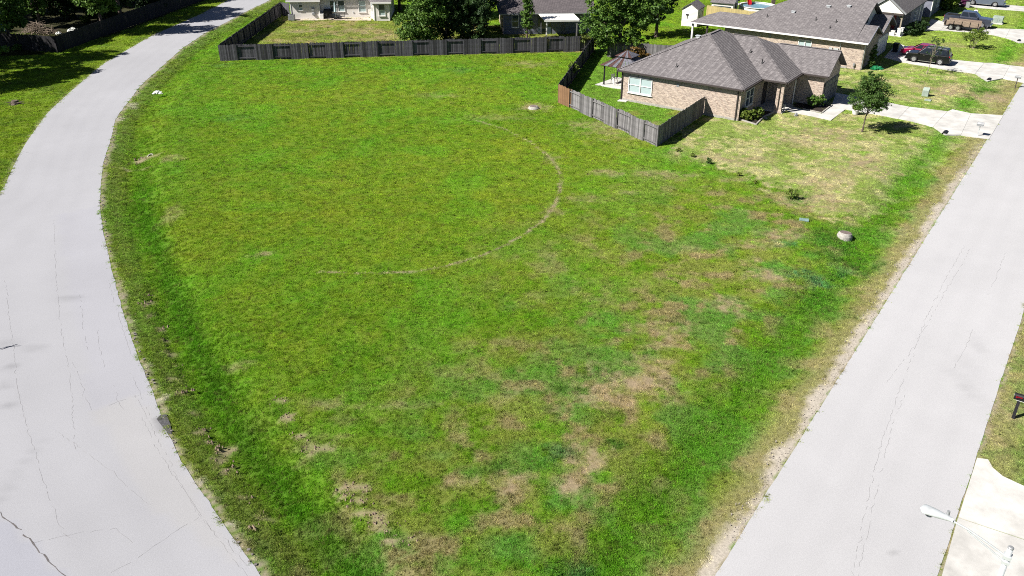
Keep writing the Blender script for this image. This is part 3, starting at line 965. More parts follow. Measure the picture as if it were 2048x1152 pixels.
M['crack_pale'] = mat('faint_crack', (.255, .250, .255), .9, .1, 4)
cracks(road_l, 'crack', [[(-20.28, 25.20), (-19.30, 24.46), (-18.01, 23.42), (-16.19, 21.94)]], .009, .05, 1, .02)
cracks(road_l, 'fine_crack', [
    [(-31.69, 53.70), (-27.36, 44.84), (-24.36, 39.08), (-21.91, 34.80), (-19.73, 30.43), (-19.05, 29.04)], [(-24.91, 35.24), (-23.32, 32.71), (-21.53, 30.07), (-19.93, 27.73), (-18.64, 25.91), (-17.58, 24.52), (-16.73, 23.60)], [(-30.42, 44.84), (-27.06, 39.08), (-24.81, 35.24)], [(-22.40, 36.14), (-21.22, 34.36), (-20.47, 33.11), (-19.62, 32.00)],
    [(-18.97, 32.23), (-18.45, 32.67), (-17.84, 33.07)], [(-20.32, 30.25), (-18.87, 29.14), (-16.98, 27.73), (-15.38, 26.35), (-14.50, 25.62)], [(-14.75, 21.96), (-14.08, 22.56), (-13.59, 23.22), (-12.99, 24.20), (-12.27, 24.92)], [(-18.10, 23.60), (-16.95, 23.99), (-15.89, 24.20), (-15.32, 24.33)], [(-15.32, 24.33), (-14.42, 23.65)],
    [(-25.09, 42.98), (-23.41, 39.60), (-22.05, 37.08)], [(-16.99, 31.35), (-15.93, 29.72), (-14.44, 27.73), (-12.99, 25.91), (-12.12, 24.79)], [(-12.27, 24.92), (-10.93, 23.73), (-9.57, 22.24)], [(-18.03, 33.11), (-16.44, 30.80), (-15.06, 28.87), (-14.08, 27.41), (-13.19, 26.20), (-12.03, 24.79), (-10.81, 23.35), (-9.58, 21.96)], [(-18.97, 35.02), (-17.51, 32.71), (-16.72, 31.54)], [(-24.24, 44.84), (-21.61, 40.14), (-19.60, 36.61)], [(-19.53, 34.15), (-18.70, 32.71), (-18.12, 31.92)], [(-41.46, 68.21), (-39.58, 66.97)], [(-22.39, 39.08), (-21.40, 37.08), (-20.36, 35.24)]], .009, .0095, 2, .2, 'crack_pale')
cracks(road_r, 'fine_crack', [
    [(12.34, 21.96), (13.63, 24.52), (15.11, 27.41), (17.05, 30.80), (18.72, 33.52), (19.79, 35.24)], [(12.52, 21.96), (14.02, 24.79), (15.77, 28.05), (17.28, 30.80), (18.75, 33.11)], [(19.79, 35.24), (22.76, 40.14), (25.98, 44.84), (29.47, 49.70)], [(27.61, 42.98), (28.52, 44.21), (30.12, 46.49), (31.56, 48.59)], [(22.04, 35.24), (23.53, 37.08), (24.88, 39.08)], [(18.16, 33.94), (21.14, 37.57), (23.80, 41.24), (29.44, 48.95)]], .015, .0095, 3, .25, 'crack_pale')

# broken edge pieces of the left road
mb = MB()
rr = random.Random(4)
EP = resample(LR_R, 900)
for i in range(60, 860, 1):
    if EP[i][1] > 95 or rr.random() < .5 or math.sin(EP[i][1] * .9) + math.sin(EP[i][1] * .37 + 1) < .1:
        continue
    x, y = EP[i][0] + rr.uniform(-.02, .30), EP[i][1] + rr.uniform(-.1, .1)
    s = rr.uniform(.025, .085)
    n = rr.randint(4, 6)
    a0 = rr.uniform(0, 6)
    po = [(x + s * rr.uniform(.6, 1.2) * math.cos(a0 + 6.283 * j / n), y + s * rr.uniform(.6, 1.2) * math.sin(a0 + 6.283 * j / n)) for j in range(n)]
    mb.prism(po, -.05, rr.uniform(.0, .045))
tag(mb.build('broken_edge', mat('broken_asphalt', (.21, .19, .18), .95, .35, 5, .5, 30), road_l), kind='stuff')
# gravel shoulder of the straight road
mb = MB()
for i in range(900):
    t = rr.uniform(2, 62)
    o = -abs(rr.gauss(0, .33))
    x, y = RA[0] + RD[0] * t + RN[0] * o, RA[1] + RD[1] * t + RN[1] * o
    s = rr.uniform(.010, .032)
    n = 5
    a0 = rr.uniform(0, 6)
    po = [(x + s * rr.uniform(.6, 1.2) * math.cos(a0 + 6.283 * j / n), y + s * rr.uniform(.6, 1.2) * math.sin(a0 + 6.283 * j / n)) for j in range(n)]
    mb.prism(po, -.06, rr.uniform(.005, .035))
tag(mb.build('gravel', mat('pale_gravel', (.36, .32, .28), .95, .3, 3, .5, 30)), 'pale gravel along the edge of the straight road', kind='stuff')

# dirt clods thrown up along the swale by the mower
mb = MB()
for cx, cy, rx_, ry_, kk in BARE:
    for i in range(int(16 * kk)):
        x, y = cx + rr.gauss(0, rx_ * .55), cy + rr.gauss(0, ry_ * .55)
        s = rr.uniform(.025, .085)
        n = 5
        a0 = rr.uniform(0, 6)
        b = [(x + s * rr.uniform(.7, 1.2) * math.cos(a0 + 6.283 * j / n), y + s * rr.uniform(.7, 1.2) * math.sin(a0 + 6.283 * j / n)) for j in range(n)]
        zz = float(ground_props(np.array([x]), np.array([y]))[0][0]) if i == 0 else zz
        nb = len(mb.v)
        mb.add([(p[0], p[1], zz - .05) for p in b] + [(x, y, zz + s * 1.3)], [(j, (j + 1) % n, n) for j in range(n)])
tag(mb.build('dirt', M['soil']), 'crumbled pale dirt clods scraped up along the swale', kind='stuff')

# ------------------------------------------------------------------ driveways and walks (concrete slabs with open joints)
def shrink(poly, g):
    cx, cy = sum(p[0] for p in poly) / len(poly), sum(p[1] for p in poly) / len(poly)
    out = []
    for x, y in poly:
        d = math.hypot(x - cx, y - cy)
        out.append((cx + (x - cx) * (1 - g / d), cy + (y - cy) * (1 - g / d)))
    return out


def drive(key, slabs):
    a, b = DRIVES[key]
    root = tag(link('driveway', None), kind='structure')
    root.location = (*a[0], 0)
    for s in slabs:
        poly = a[s[0]:s[1] + 1] + b[s[0]:s[1] + 1][::-1]
        poly = shrink(poly, .026)
        mb = MB().prism([(p[0] - a[0][0], p[1] - a[0][1]) for p in poly], -.75, .035)
        mb.build('slab', M['concrete'], root)
    return root


drive('d1', [(0, 1), (1, 2), (2, 3), (3, 5), (5, 6)])
drive('d2', [(0, 1), (1, 3), (3, 5), (5, 6)])
drive('d3', [(0, 1), (1, 2), (2, 3), (3, 5), (5, 6)])
drive('d4', [(0, 2), (2, 3), (3, 5)])
root = tag(link('driveway', None), kind='structure')
JA, JB = [(17.50, 24.90), (19.67, 23.62)]
for poly in ([(19.99, 28.50), (20.41, 28.40), (20.35, 27.85), (20.50, 27.32), (21.08, 26.71), (21.93, 26.32), (22.49, 25.88)] + [(26.0, 25.0), (26.0, 21.03)] + [(19.68, 23.65), (17.53, 24.92)], [JA, JB, (26.0, 21.0), (22.0, 14.0), (10.7, 14.6)]):
    MB().prism(shrink(poly, .02), -.5, .03).build('slab', M['concrete'], root)
root = tag(link('walkway', None), kind='structure')
for poly in WALK:
    MB().prism(shrink(poly, .02), -.2, .04).build('slab', M['concrete'], root)
root = tag(link('garden_bed', None), kind='structure')
MB().prism(BED1, -.1, .03).build('mulch', M['mulch'], root)
root2 = tag(link('garden_bed', None), kind='structure')
MB().prism(BED2, -.1, .03).build('mulch', M['mulch'], root2)


def edging(pts, parent):
    mb = MB()
    for p, q in zip(pts[:-1], pts[1:]):
        mb.beam((*p, .05), (*q, .05), .12, .14)
    mb.build('edging', M['riser'], parent)


edging([(28.06, 79.91), (29.43, 78.60), (31.30, 81.25)], root)
edging([(21.19, 76.56), (22.30, 75.05), (23.67, 77.49), (25.51, 79.41)], root2)

# ------------------------------------------------------------------ fences, board by board
BOARD_W = .159


def board_variants(h, m, n=4):
    out = []
    for i in range(n):
        w = BOARD_W * (.955 + .015 * (i % 3))
        hh = h + (-.03, 0, .015, .03)[i % 4]
        out.append(MB().box((0, 0, hh / 2), (w, .018, hh)).mesh('board', m))
    return out


def fence(label, p, q, h=1.83, m='wood', alternate=True, front=-1, cat='fence', new=0, seed=1, section=2.0, top=None):
    """boards on rails between posts; alternate sections carry their boards on the other side of the rails"""
    r = random.Random(seed)
    L = math.hypot(q[0] - p[0], q[1] - p[1])
    rz = math.atan2(q[1] - p[1], q[0] - p[0])
    root = thing('wood_fence', label, cat, (p[0], p[1], 0), rz)
    vs = board_variants(h, M[m])
    vn = board_variants(h, M['wood_new']) if new else None
    n = int(L / .15)
    for i in range(n):
        x = (i + .5) * L / n
        sec = int(x / section)
        side = front if (not alternate or sec % 2 == 0) else -front
        v = (vn if x < new else vs)[r.randrange(4)]
        o = link('board', v, root)
        o.location = (x, side * .072 + .007 * (i % 2), r.uniform(-.05, .03))
        o.rotation_euler = (0, r.gauss(0, .006), 0)
    k = 0.0
    while k < L + .01:
        MB().box((0, 0, h / 2 - .02), (.09, .09, h - .02)).build('post', M[m], root, loc=(min(k, L), 0, 0))
        k += section
    for z in (.28, h - .22):
        k = 0.0
        while k < L - .1:
            e = min(k + section, L)
            MB().box(((e - k) / 2, 0, 0), (e - k - .094, .05, .09)).build('rail', M[m], root, loc=(k, 0, z + r.uniform(-.03, .03)))
            k += section
    if top:
        MB().box((L / 2, 0, h + .02), (L, .16, .03)).build('cap_rail', M[top], root)
    return root


G0, G1 = (4.60, 82.28), (12.31, 69.10)
GW = LW(8.72, -.06)[:2]
GN = [(9.99, 104.33)][0]
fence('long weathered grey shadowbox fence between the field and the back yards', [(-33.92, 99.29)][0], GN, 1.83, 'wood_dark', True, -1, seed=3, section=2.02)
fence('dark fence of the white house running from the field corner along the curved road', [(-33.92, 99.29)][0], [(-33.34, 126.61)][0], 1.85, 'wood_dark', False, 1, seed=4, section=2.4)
fence('short return fence closing the gap beside the white house wall', [(-33.34, 126.61)][0], [(-31.93, 125.87)][0], 1.85, 'wood_dark', False, -1, seed=5, section=2.4)
fence('grey fence with an orange new end beside the brick house yard', G0, G1, 1.83, 'wood', True, -1, new=2.05, seed=6, section=1.92)
fence('grey fence run from the sharp corner up to the tan brick wall', G1, GW, 1.83, 'wood', False, -1, seed=7, section=2.4)
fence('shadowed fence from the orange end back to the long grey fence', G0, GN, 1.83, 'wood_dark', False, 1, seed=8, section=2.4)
fence('blue-grey shaded fence behind the gazebo', [(11.35, 101.50)][0], LW(2.2, 19.0)[:2], 1.83, 'wood', False, -1, seed=9, section=2.4)
fence('new yellow wooden fence beyond the patio roof', [(27.60, 124.05)][0], [(33.35, 119.19)][0], 1.85, 'wood_yellow', False, -1, seed=10, section=2.4, top='wood_yellow')
fence('wood fence coloured dark for shade along the far verge of the curved road', [(-54.75, 103.29)][0], [(-48.58, 141.95)][0], 2.0, 'wood_shade_and_black', False, -1, seed=11, section=2.4)
fence('fence coloured dark for shade on the wooded lot facing the street at its corner', [(-65.07, 105.94)][0], [(-54.75, 103.29)][0], 2.0, 'wood_shade_and_black', False, -1, seed=12, section=2.4)


# ------------------------------------------------------------------ houses
def window(parent, loc, rz, w, h, cols=1, glass='blind', sash=True, frame='white', name='window'):
    """opening frame on a wall whose outside is local -y; panes are sub-parts"""
    mb = MB()
    t = .07
    for x in (-w / 2 + t / 2, w / 2 - t / 2):
        mb.box((x, -.02, h / 2), (t, .10, h))
    for z in (t / 2, h - t / 2):
        mb.box((0, -.02, z), (w - 2 * t - .004, .10, t))
    cw = (w - 2 * t) / cols
    for c in range(1, cols):
        mb.box((-w / 2 + t + c * cw, -.02, h / 2), (.10, .10, h - 2 * t - .004))
    f = mb.build(name, M[frame], parent, loc=loc, rz=rz)
    for c in range(cols):
        x0 = -w / 2 + t + c * cw
        g = glass[c] if isinstance(glass, (list, tuple)) else glass
        rows = 2 if sash else 1
        for r_ in range(rows):
            z0 = t + r_ * (h - 2 * t) / rows
            hh = (h - 2 * t) / rows
            gg = g[r_] if isinstance(g, (list, tuple)) else g
            MB().box((x0 + cw / 2, .012 - .012 * r_, z0 + hh / 2), (cw - .01, .01, hh - .01)).build('pane', M[gg], f)
        if sash:
            MB().box((x0 + cw / 2, -.025, h / 2), (cw - .006, .055, .055)).build('meeting_rail', M[frame], f)
    MB().box((0, -.05, -.035), (w + .12, .14, .06)).build('sill', M[frame], f)
    return f


def wall_run(mb, pts, z0, z1, th=.2):
    """closed or open ring of walls as solid segments"""
    for p, q in zip(pts[:-1], pts[1:]):
        d = Vector((q[0] - p[0], q[1] - p[1], 0))
        mb.beam((p[0], p[1], (z0 + z1) / 2), (q[0], q[1], (z0 + z1) / 2), th, z1 - z0)


def gutter(parent, p, q, z, m='brown', name='gutter', s=.13):
    MB().beam((*p, z), (*q, z), s, s).build(name, M[m], parent)


def downspout(parent, x, y, z0, z1, m='brown'):
    MB().box((x, y, (z0 + z1) / 2), (.09, .09, z1 - z0)).build('downspout', M[m], parent)


def vent_pipe(parent, x, y, z, h=.4):
    MB().tube((x, y, z - .15), (x, y, z + h), .045, n=8).lathe([(.13, -.02), (.06, .10), (.05, .12)], (x, y, z), 10).build('vent_pipe', M['black'], parent)


def box_vent(parent, x, y, z, rzz=0.0, m='galv'):
    MB().box((x, y, z + .06), (.36, .36, .16)).box((x, y, z + .17), (.50, .46, .05)).build('roof_vent', M[m], parent)


# ---- the near brick house
P_ = .472
EZ = 3.06
h1 = thing('brick_house', 'single storey tan brick house with a grey hip roof beside the field', 'house', (*OH, 0), -ANG)
MB().prism([(0, 0), (12.1, 0), (12.1, 4.95), (12.12, 4.95), (12.12, 14.7), (0, 14.7)], 0, 2.95).prism([(12.12, 7.9), (14.4, 7.9), (14.4, 14.6), (12.12, 14.6)], 0, 2.94).build('wall', M['brick'], h1)
MB().prism([(14.4, 9.1), (17.0, 9.1), (17.0, 14.2), (14.4, 14.2)], 0, 2.93).prism([(16.78, 9.1), (17.0, 9.1), (17.0, 14.2), (16.78, 14.2)], 2.93, 3.0).build('garage_wall', M['brick'], h1)
# gable over the garage door
gw = MB()
gw.add([(16.99, 9.1, 2.9), (16.99, 14.25, 2.9), (16.99, 11.7, 4.62), (16.8, 9.1, 2.9), (16.8, 14.25, 2.9), (16.8, 11.7, 4.62)], [(0, 1, 2), (5, 4, 3), (0, 3, 4, 1), (1, 4, 5, 2), (2, 5, 3, 0)])
gw.build('gable_wall', M['brick'], h1)
MB().prism([(-.04, -.04), (12.14, -.04), (12.14, 4.8), (-.04, 4.8)], -.2, .22).build('foundation', M['riser'], h1)
FAR = 15.3
main = [[(-.45, -.32, EZ), (12.5, -.32, EZ), (6.02, 6.16, EZ + 6.48 * P_)],
        [(-.45, FAR, EZ), (-.45, -.32, EZ), (6.02, 6.16, EZ + 6.48 * P_), (6.02, FAR - 6.48, EZ + 6.48 * P_)],
        [(12.5, -.32, EZ), (12.5, FAR, EZ), (6.02, FAR - 6.48, EZ + 6.48 * P_), (6.02, 6.16, EZ + 6.48 * P_)],
        [(12.5, FAR, EZ), (-.45, FAR, EZ), (6.02, FAR - 6.48, EZ + 6.48 * P_)]]
BZ = EZ + 5.45 * P_
bump = [[(8.9, 4.4, EZ), (14.9, 4.4, EZ), (9.45, 9.85, BZ), (6.9, 9.85, BZ), (6.9, 6.4, EZ + .95)],
        [(14.9, 4.4, EZ), (14.9, FAR, EZ), (9.45, 9.85, BZ)],
        [(14.9, FAR, EZ), (7.0, FAR, EZ), (6.9, 9.85, BZ), (9.45, 9.85, BZ)]]
bump[0] = [(12.3, 4.4, EZ), (14.9, 4.4, EZ), (9.45, 9.85, BZ), (7.0, 9.85, BZ)]
GZ, GP = 4.9, (4.9 - EZ) / 2.95
gar = [[(11.0, 8.75, EZ), (17.45, 8.75, EZ), (17.45, 11.7, GZ), (11.0, 11.7, GZ)], [(17.45, 14.65, EZ), (11.0, 14.65, EZ), (11.0, 11.7, GZ), (17.45, 11.7, GZ)]]
rf = MB().shell(main, .16)
rf.shell(bump, .15)
rf.shell(gar, .14)
roof1 = rf.build('roof', M['shingle'], h1)
rid = MB()
for p, q in (((-.45, -.32, EZ), (6.02, 6.16, EZ + 6.48 * P_)), ((12.5, -.32, EZ), (6.02, 6.16, EZ + 6.48 * P_)), ((6.02, 6.16, EZ + 6.48 * P_), (6.02, FAR - 6.48, EZ + 6.48 * P_)),
             ((14.9, 4.4, EZ), (9.45, 9.85, BZ)), ((7.2, 9.85, BZ), (9.45, 9.85, BZ)), ((11.4, 11.7, GZ), (17.45, 11.7, GZ))):
    rid.beam((p[0], p[1], p[2] + .005), (q[0], q[1], q[2] + .005), .26, .03)
rid.build('ridge_cap', M['shingle'], roof1)
gutter(h1, (-.45, -.40), (12.5, -.40), EZ - .10)
gutter(h1, (12.58, -.32), (12.58, 4.3), EZ - .10)
gutter(h1, (12.6, 4.33), (14.9, 4.33), EZ - .10)
gutter(h1, (14.98, 4.4), (14.98, 8.65), EZ - .10)
gutter(h1, (15.0, 8.68), (17.4, 8.68), EZ - .10)
MB().prism([(12.6, 4.55), (14.7, 4.55), (14.7, 7.9), (12.6, 7.9)], 2.78, 2.86).build('porch_ceiling', M['brown'], h1)
soff = MB().box((6.0, -.17, EZ - .13), (12.6, .28, .05)).box((12.28, 2.0, EZ - .13), (.32, 4.6, .05))
soff.build('soffit', M['brown'], h1)
downspout(h1, .02, -.07, .05, 2.9)
downspout(h1, 11.93, -.07, .05, 2.9)
MB().box((12.17, .05, 1.45), (.10, .10, 2.8)).build('corner_trim', M['brick'], h1)
for (x, y) in ((14.02, 4.95), (14.5, 4.72)):
    MB().box((x, y, 1.42), (.26, .26, 2.76)).box((x, y, .12), (.34, .34, .24)).box((x, y, 2.72), (.32, .32, .1)).build('porch_column', M['brick'], h1)
MB().prism([(12.12, 4.6), (14.75, 4.6), (14.75, 7.9), (12.12, 7.9)], -.2, .10).build('porch_slab', M['concrete'], h1)
downspout(h1, 14.52, 8.3, .05, 2.9, 'white')
dr_ = MB().box((0, 0, 1.03), (.95, .07, 2.06)).build('front_door', M['brown'], h1, loc=(12.16, 6.6, .1), rz=R(90))
MB().box((.35, -.06, 1.0), (.05, .06, .18)).build('handle', M['chrome'], dr_)
window(h1, (2.02, -.012, .93), 0, 2.55, 1.58, 2, 'blind')
window(h1, (12.112, 2.52, .85), R(90), 1.95, 1.6, 2, 'glass')
window(h1, (15.75, 9.09, 1.0), 0, .01, .01) if False else None
MB().box((5.94, -.02, 2.4), (.26, .05, .26)).build('wall_vent', M['grey'], h1)
MB().box((.35, -.3, .03), (.9, .5, .10)).build('splash_block', M['concrete'], h1)
# garage door, four panels with a raised frame
gd = MB().box((0, 0, 1.1), (4.3, .06, 2.2)).build('garage_door', M['door'], h1, loc=(17.02, 11.65, .03), rz=R(90))
for i in range(4):
    for j in range(4):
        MB().box((-1.6 + j * 1.07, -.045, .30 + i * .54), (.9, .03, .40)).build('panel', M['door'], gd)
MB().box((17.03, 9.32, 2.0), (.14, .12, .22)).build('wall_lamp', M['black'], h1)
MB().box((17.03, 14.0, 2.0), (.14, .12, .22)).build('wall_lamp', M['black'], h1)
box_vent(h1, 5.15, 5.6, EZ + 5.9 * P_ - .06)
vent_pipe(h1, 5.1, 1.2, EZ + 1.55 * P_, .32)
vent_pipe(h1, 9.9, 7.6, EZ + 3.3 * P_, .30)
vent_pipe(h1, 11.6, 6.4, EZ + 2.05 * P_, .38)

# ---- the second brick house
O2 = LW(0, 25.85)
h2 = thing('brick_house', 'larger brick house behind, with a wide grey gable roof and patio extension', 'house', O2, -ANG)
MB().prism([(0, 0), (14.8, 0), (14.8, 13.2), (0, 13.2)], 0, 2.9).build('wall', M['brick'], h2)
MB().prism([(14.8, .0), (16.35, .0), (16.35, 5.5), (14.8, 5.5)], 0, 2.9).prism([(14.8, 5.5), (16.2, 5.5), (16.2, 11.9), (14.8, 11.9)], 0, 2.89).build('front_wall', M['brick'], h2)
S2 = (6.3 - EZ) / 7.0
m2 = [[(0, -.45, EZ), (15.3, -.45, EZ), (15.3, 6.55, 6.3), (6.8, 6.55, 6.3)], [(15.3, 13.55, EZ), (0, 13.55, EZ), (6.8, 6.55, 6.3), (15.3, 6.55, 6.3)], [(0, 13.55, EZ), (0, -.45, EZ), (6.8, 6.55, 6.3)]]
rf = MB().shell(m2, .16)
rf.shell([[(-4.35, -.45, EZ - .012), (2.6, -.45, EZ - .012), (2.6, 2.0, 4.18), (-1.6, 2.0, 4.18)], [(-4.35, 5.0, EZ - .01), (-4.35, -.45, EZ - .012), (-1.6, 2.0, 4.18)], [(2.6, 5.0, EZ - .01), (-4.35, 5.0, EZ - .01), (-1.6, 2.0, 4.18), (2.6, 2.0, 4.18)]], .15)
g1z, g2z = 4.42, 4.6
rf.shell([[(13.6, -.46, EZ + .005), (16.8, -.46, EZ + .005), (16.8, 2.75, g1z), (13.6, 2.75, g1z)], [(16.8, 5.85, EZ), (13.6, 5.85, EZ), (13.6, 2.75, g1z), (16.8, 2.75, g1z)]], .14)
rf.shell([[(13.6, 5.86, EZ), (16.75, 5.86, EZ), (16.75, 9.0, g2z), (13.6, 9.0, g2z)], [(16.75, 12.1, EZ), (13.6, 12.1, EZ), (13.6, 9.0, g2z), (16.75, 9.0, g2z)]], .14)
r2 = rf.build('roof', M['shingle'], h2)
for n_, (y0, y1, ym, zt) in enumerate(((.0, 5.5, 2.75, g1z), (5.9, 11.9, 9.0, g2z))):
    x = 16.33 if n_ == 0 else 16.18
    MB().add([(x, y0, 2.85), (x, y1, 2.85), (x, ym, zt - .18), (x - .15, y0, 2.85), (x - .15, y1, 2.85), (x - .15, ym, zt - .18)], [(0, 1, 2), (5, 4, 3), (0, 3, 4, 1), (1, 4, 5, 2), (2, 5, 3, 0)]).build('gable_wall', M['brick'], h2)
    MB().beam((16.82, y0 - .45, EZ - .07), (16.82, ym, zt - .07), .05, .18).beam((16.82, y1 + .3, EZ - .07), (16.82, ym, zt - .07), .05, .18).build('rake_board', M['siding_blue'], h2)
MB().add([(14.81, .6, 3.0), (14.81, 12.6, 3.0), (14.81, 6.55, 6.1), (14.6, .6, 3.0), (14.6, 12.6, 3.0), (14.6, 6.55, 6.1)], [(0, 1, 2), (5, 4, 3), (0, 3, 4, 1), (1, 4, 5, 2), (2, 5, 3, 0)]).build('upper_gable_wall', M['siding'], h2)
MB().box((0, 0, .5), (.9, .05, .9)).build('attic_window', M['glass'], h2, loc=(14.83, 5.6, 4.0), rz=R(90))
gutter(h2, (0, -.53), (16.8, -.53), EZ - .06, 'white', s=.16)
gutter(h2, (-4.35, -.51), (-.1, -.51), EZ - .09, 'white', s=.12)
for x in (-4.1, -2.2):
    MB().box((x, -.1, 1.42), (.2, .2, 2.84)).build('porch_post', M['white'] if x < -4 else M['brown'], h2)
MB().prism([(-4.4, -.3), (-.02, -.3), (-.02, 5.0), (-4.4, 5.0)], -.2, .06).build('patio_slab', M['concrete'], h2)
MB().prism([(-.04, -.04), (14.8, -.04), (14.8, 2), (-.04, 2)], -.2, .20).build('foundation', M['riser'], h2)
window(h2, (9.78, -.012, 1.62), 0, 1.55, .90, 2, 'blind', sash=False)
MB().box((5.6, -.03, 2.45), (.28, .08, .28)).build('wall_vent', M['grey'], h2)
MB().box((12.75, -.10, 1.75), (.36, .16, .62)).box((13.35, -.10, 1.85), (.5, .14, .42)).tube((13.75, -.08, .4), (13.75, -.08, 2.9), .035).build('electric_meter', M['galv'], h2)
MB().tube((15.6, -.12, .1), (15.6, -.12, .75), .04).box((15.6, -.16, .55), (.16, .12, .3)).build('gas_meter', M['grey'], h2)
gd = MB().box((0, 0, 1.1), (4.6, .06, 2.2)).build('garage_door', M['white'], h2, loc=(16.24, 8.9, .03), rz=R(90))
for i in range(4):
    for j in range(4):
        MB().box((-1.7 + j * 1.13, -.045, .30 + i * .54), (.95, .03, .40)).build('panel', M['white'], gd)
downspout(h2, 16.37, .12, .05, 2.9, 'white')
downspout(h2, 16.24, 5.62, .05, 2.9, 'white')
for (x, y) in ((6.9, 3.3), (10.4, 4.9), (12.6, 5.3)):
    box_vent(h2, x, y, EZ + (y + .45) * S2 - .05)
for (x, y, hh) in ((4.3, 2.0, .3), (9.9, 2.35, .35), (12.2, 2.4, .3), (11.9, 1.3, .28)):
    vent_pipe(h2, x, y, EZ + (y + .45) * S2, hh)

# ---- the house with the gabled carport
O3 = LW(15.6, 46.9)
h3 = thing('carport_house', 'house with a white gabled porch on a braced post over white stone piers', 'house', O3, -ANG)
MB().prism([(-14, .9), (-3.6, .9), (-3.6, 12), (-14, 12)], 0, 2.85).prism([(-3.6, 4.2), (.2, 4.2), (.2, 12.2), (-3.6, 12.2)], 0, 2.84).build('wall', M['siding_blue'], h3)
rf = MB().shell([[(.55, -.6, 2.95), (.55, 12.6, 2.95), (-2.0, 12.6, 4.85), (-2.0, -.6, 4.85)], [(-4.55, 12.6, 2.95), (-4.55, -.6, 2.95), (-2.0, -.6, 4.85), (-2.0, 12.6, 4.85)]], .14)
rf.shell([[(-14.5, .4, 2.9), (-3.2, .4, 2.9), (-3.2, 6.4, 5.6), (-14.5, 6.4, 5.6)], [(-3.2, 12.5, 2.9), (-14.5, 12.5, 2.9), (-14.5, 6.4, 5.6), (-3.2, 6.4, 5.6)]], .15)
rf.build('roof', M['shingle'], h3)
gb = MB().add([(-4.1, -.45, 2.86), (.15, -.45, 2.86), (-2.0, -.45, 4.55), (-4.1, -.3, 2.86), (.15, -.3, 2.86), (-2.0, -.3, 4.55)], [(0, 1, 2), (5, 4, 3), (0, 3, 4, 1), (1, 4, 5, 2), (2, 5, 3, 0)])
gb.build('gable_panel', M['siding'], h3)
MB().beam((-4.5, -.64, 2.88), (-2.0, -.64, 4.76), .05, .2).beam((.5, -.64, 2.88), (-2.0, -.64, 4.76), .05, .2).build('rake_board', M['grey'], h3)
MB().beam((-4.1, -.35, 2.72), (.15, -.35, 2.72), .2, .22).build('porch_beam', M['brown'], h3)
po = MB().box((0, 0, 1.75), (.17, .17, 2.1)).build('porch_post', M['bark_pale'], h3, loc=(0, -.1, 0))
MB().beam((0, 0, 2.1), (-.5, 0, 2.65), .09, .09).beam((0, 0, 2.1), (0, .5, 2.65), .09, .09).build('brace', M['bark_pale'], po)
for x, y, hh in ((0, -.1, .95), (.15, .8, .9), (-.75, -.1, .55)):
    MB().box((x, y, hh / 2), (.42, .42, hh)).box((x, y, hh + .03), (.5, .5, .06)).build('stone_pier', M['white'], h3)
for x, y in ((.24, 9.6), (.24, 11.6)):
    MB().box((x, y, 1.4), (.08, .3, 2.7)).build('corner_trim', M['white'], h3)
window(h3, (.21, 7.2, .9), R(90), 1.6, 1.3, 2, 'glass')
MB().box((0, 0, 1.02), (.95, .06, 2.05)).build('front_door', M['red_dark'], h3, loc=(-2.0, 4.16, .05))
MB().prism([(-3.6, -.4), (.4, -.4), (.4, 4.2), (-3.6, 4.2)], -.2, .06).build('porch_slab', M['concrete'], h3)

O4 = LW(16.2, 62.5)
h4 = thing('siding_house', 'grey sided house farthest up the street behind the clipped bush', 'house', O4, -ANG)
MB().prism([(-12, 0), (0, 0), (0, 10), (-12, 10)], 0, 2.8).build('wall', M['siding_blue'], h4)
MB().shell([[(-12.5, -.5, 2.9), (.5, -.5, 2.9), (.5, 5, 5.2), (-12.5, 5, 5.2)], [(.5, 10.5, 2.9), (-12.5, 10.5, 2.9), (-12.5, 5, 5.2), (.5, 5, 5.2)]], .15).build('roof', M['shingle'], h4)
MB().add([(.01, .1, 2.75), (.01, 9.9, 2.75), (.01, 5, 4.95), (-.15, .1, 2.75), (-.15, 9.9, 2.75), (-.15, 5, 4.95)], [(0, 1, 2), (5, 4, 3), (0, 3, 4, 1), (1, 4, 5, 2), (2, 5, 3, 0)]).build('gable_wall', M['siding_blue'], h4)
MB().box((.05, .15, 1.4), (.1, .3, 2.8)).build('corner_trim', M['white'], h4)
window(h4, (.02, 4.5, .9), R(90), 1.6, 1.3, 2, 'glass')

# ---- the white house behind the long fence
OWH = (-31.27, 123.90, 0)
RZW = R(2.0)
hw = thing('white_house', 'white sided house with a bay and small patio behind the long fence', 'house', OWH, RZW)
WH = 2.62
MB().prism([(0, 0), (4.0, 0), (4.0, .9), (0, .9)], 0, WH).prism([(0, .9), (11.2, .9), (11.2, 9), (0, 9)], 0, WH + .01).prism([(11.2, 1.0), (11.2, .6), (11.9, -1.7), (14.0, -1.7), (14.0, 6), (11.2, 6)], 0, WH - .02).build('wall', M['siding'], hw)
rw = MB().shell([[(-.5, -.45, WH), (4.3, -.45, WH), (4.3, .45, WH + .42), (-.5, .45, WH + .42)], [(-.5, .45, WH + .42), (14.4, .45, WH + .42), (14.4, 5, WH + 2.5), (-.5, 5, WH + 2.5)], [(14.4, 10, WH), (-.5, 10, WH), (-.5, 5, WH + 2.5), (14.4, 5, WH + 2.5)]], .14)
rw.shell([[(10.9, .3, WH + .01), (11.55, -2.1, WH + .01), (12.8, .8, WH + .75)], [(11.55, -2.1, WH + .01), (14.4, -2.1, WH + .01), (14.4, .8, WH + .75), (12.8, .8, WH + .75)]], .13)
rw.build('roof', M['shingle'], hw)
MB().beam((-.5, -.5, WH - .1), (4.3, -.5, WH - .1), .08, .2).beam((4.4, .38, WH + .2), (11.1, .38, WH + .2), .08, .2).beam((11.5, -2.14, WH - .1), (14.4, -2.14, WH - .1), .08, .2).build('fascia', M['white'], hw)
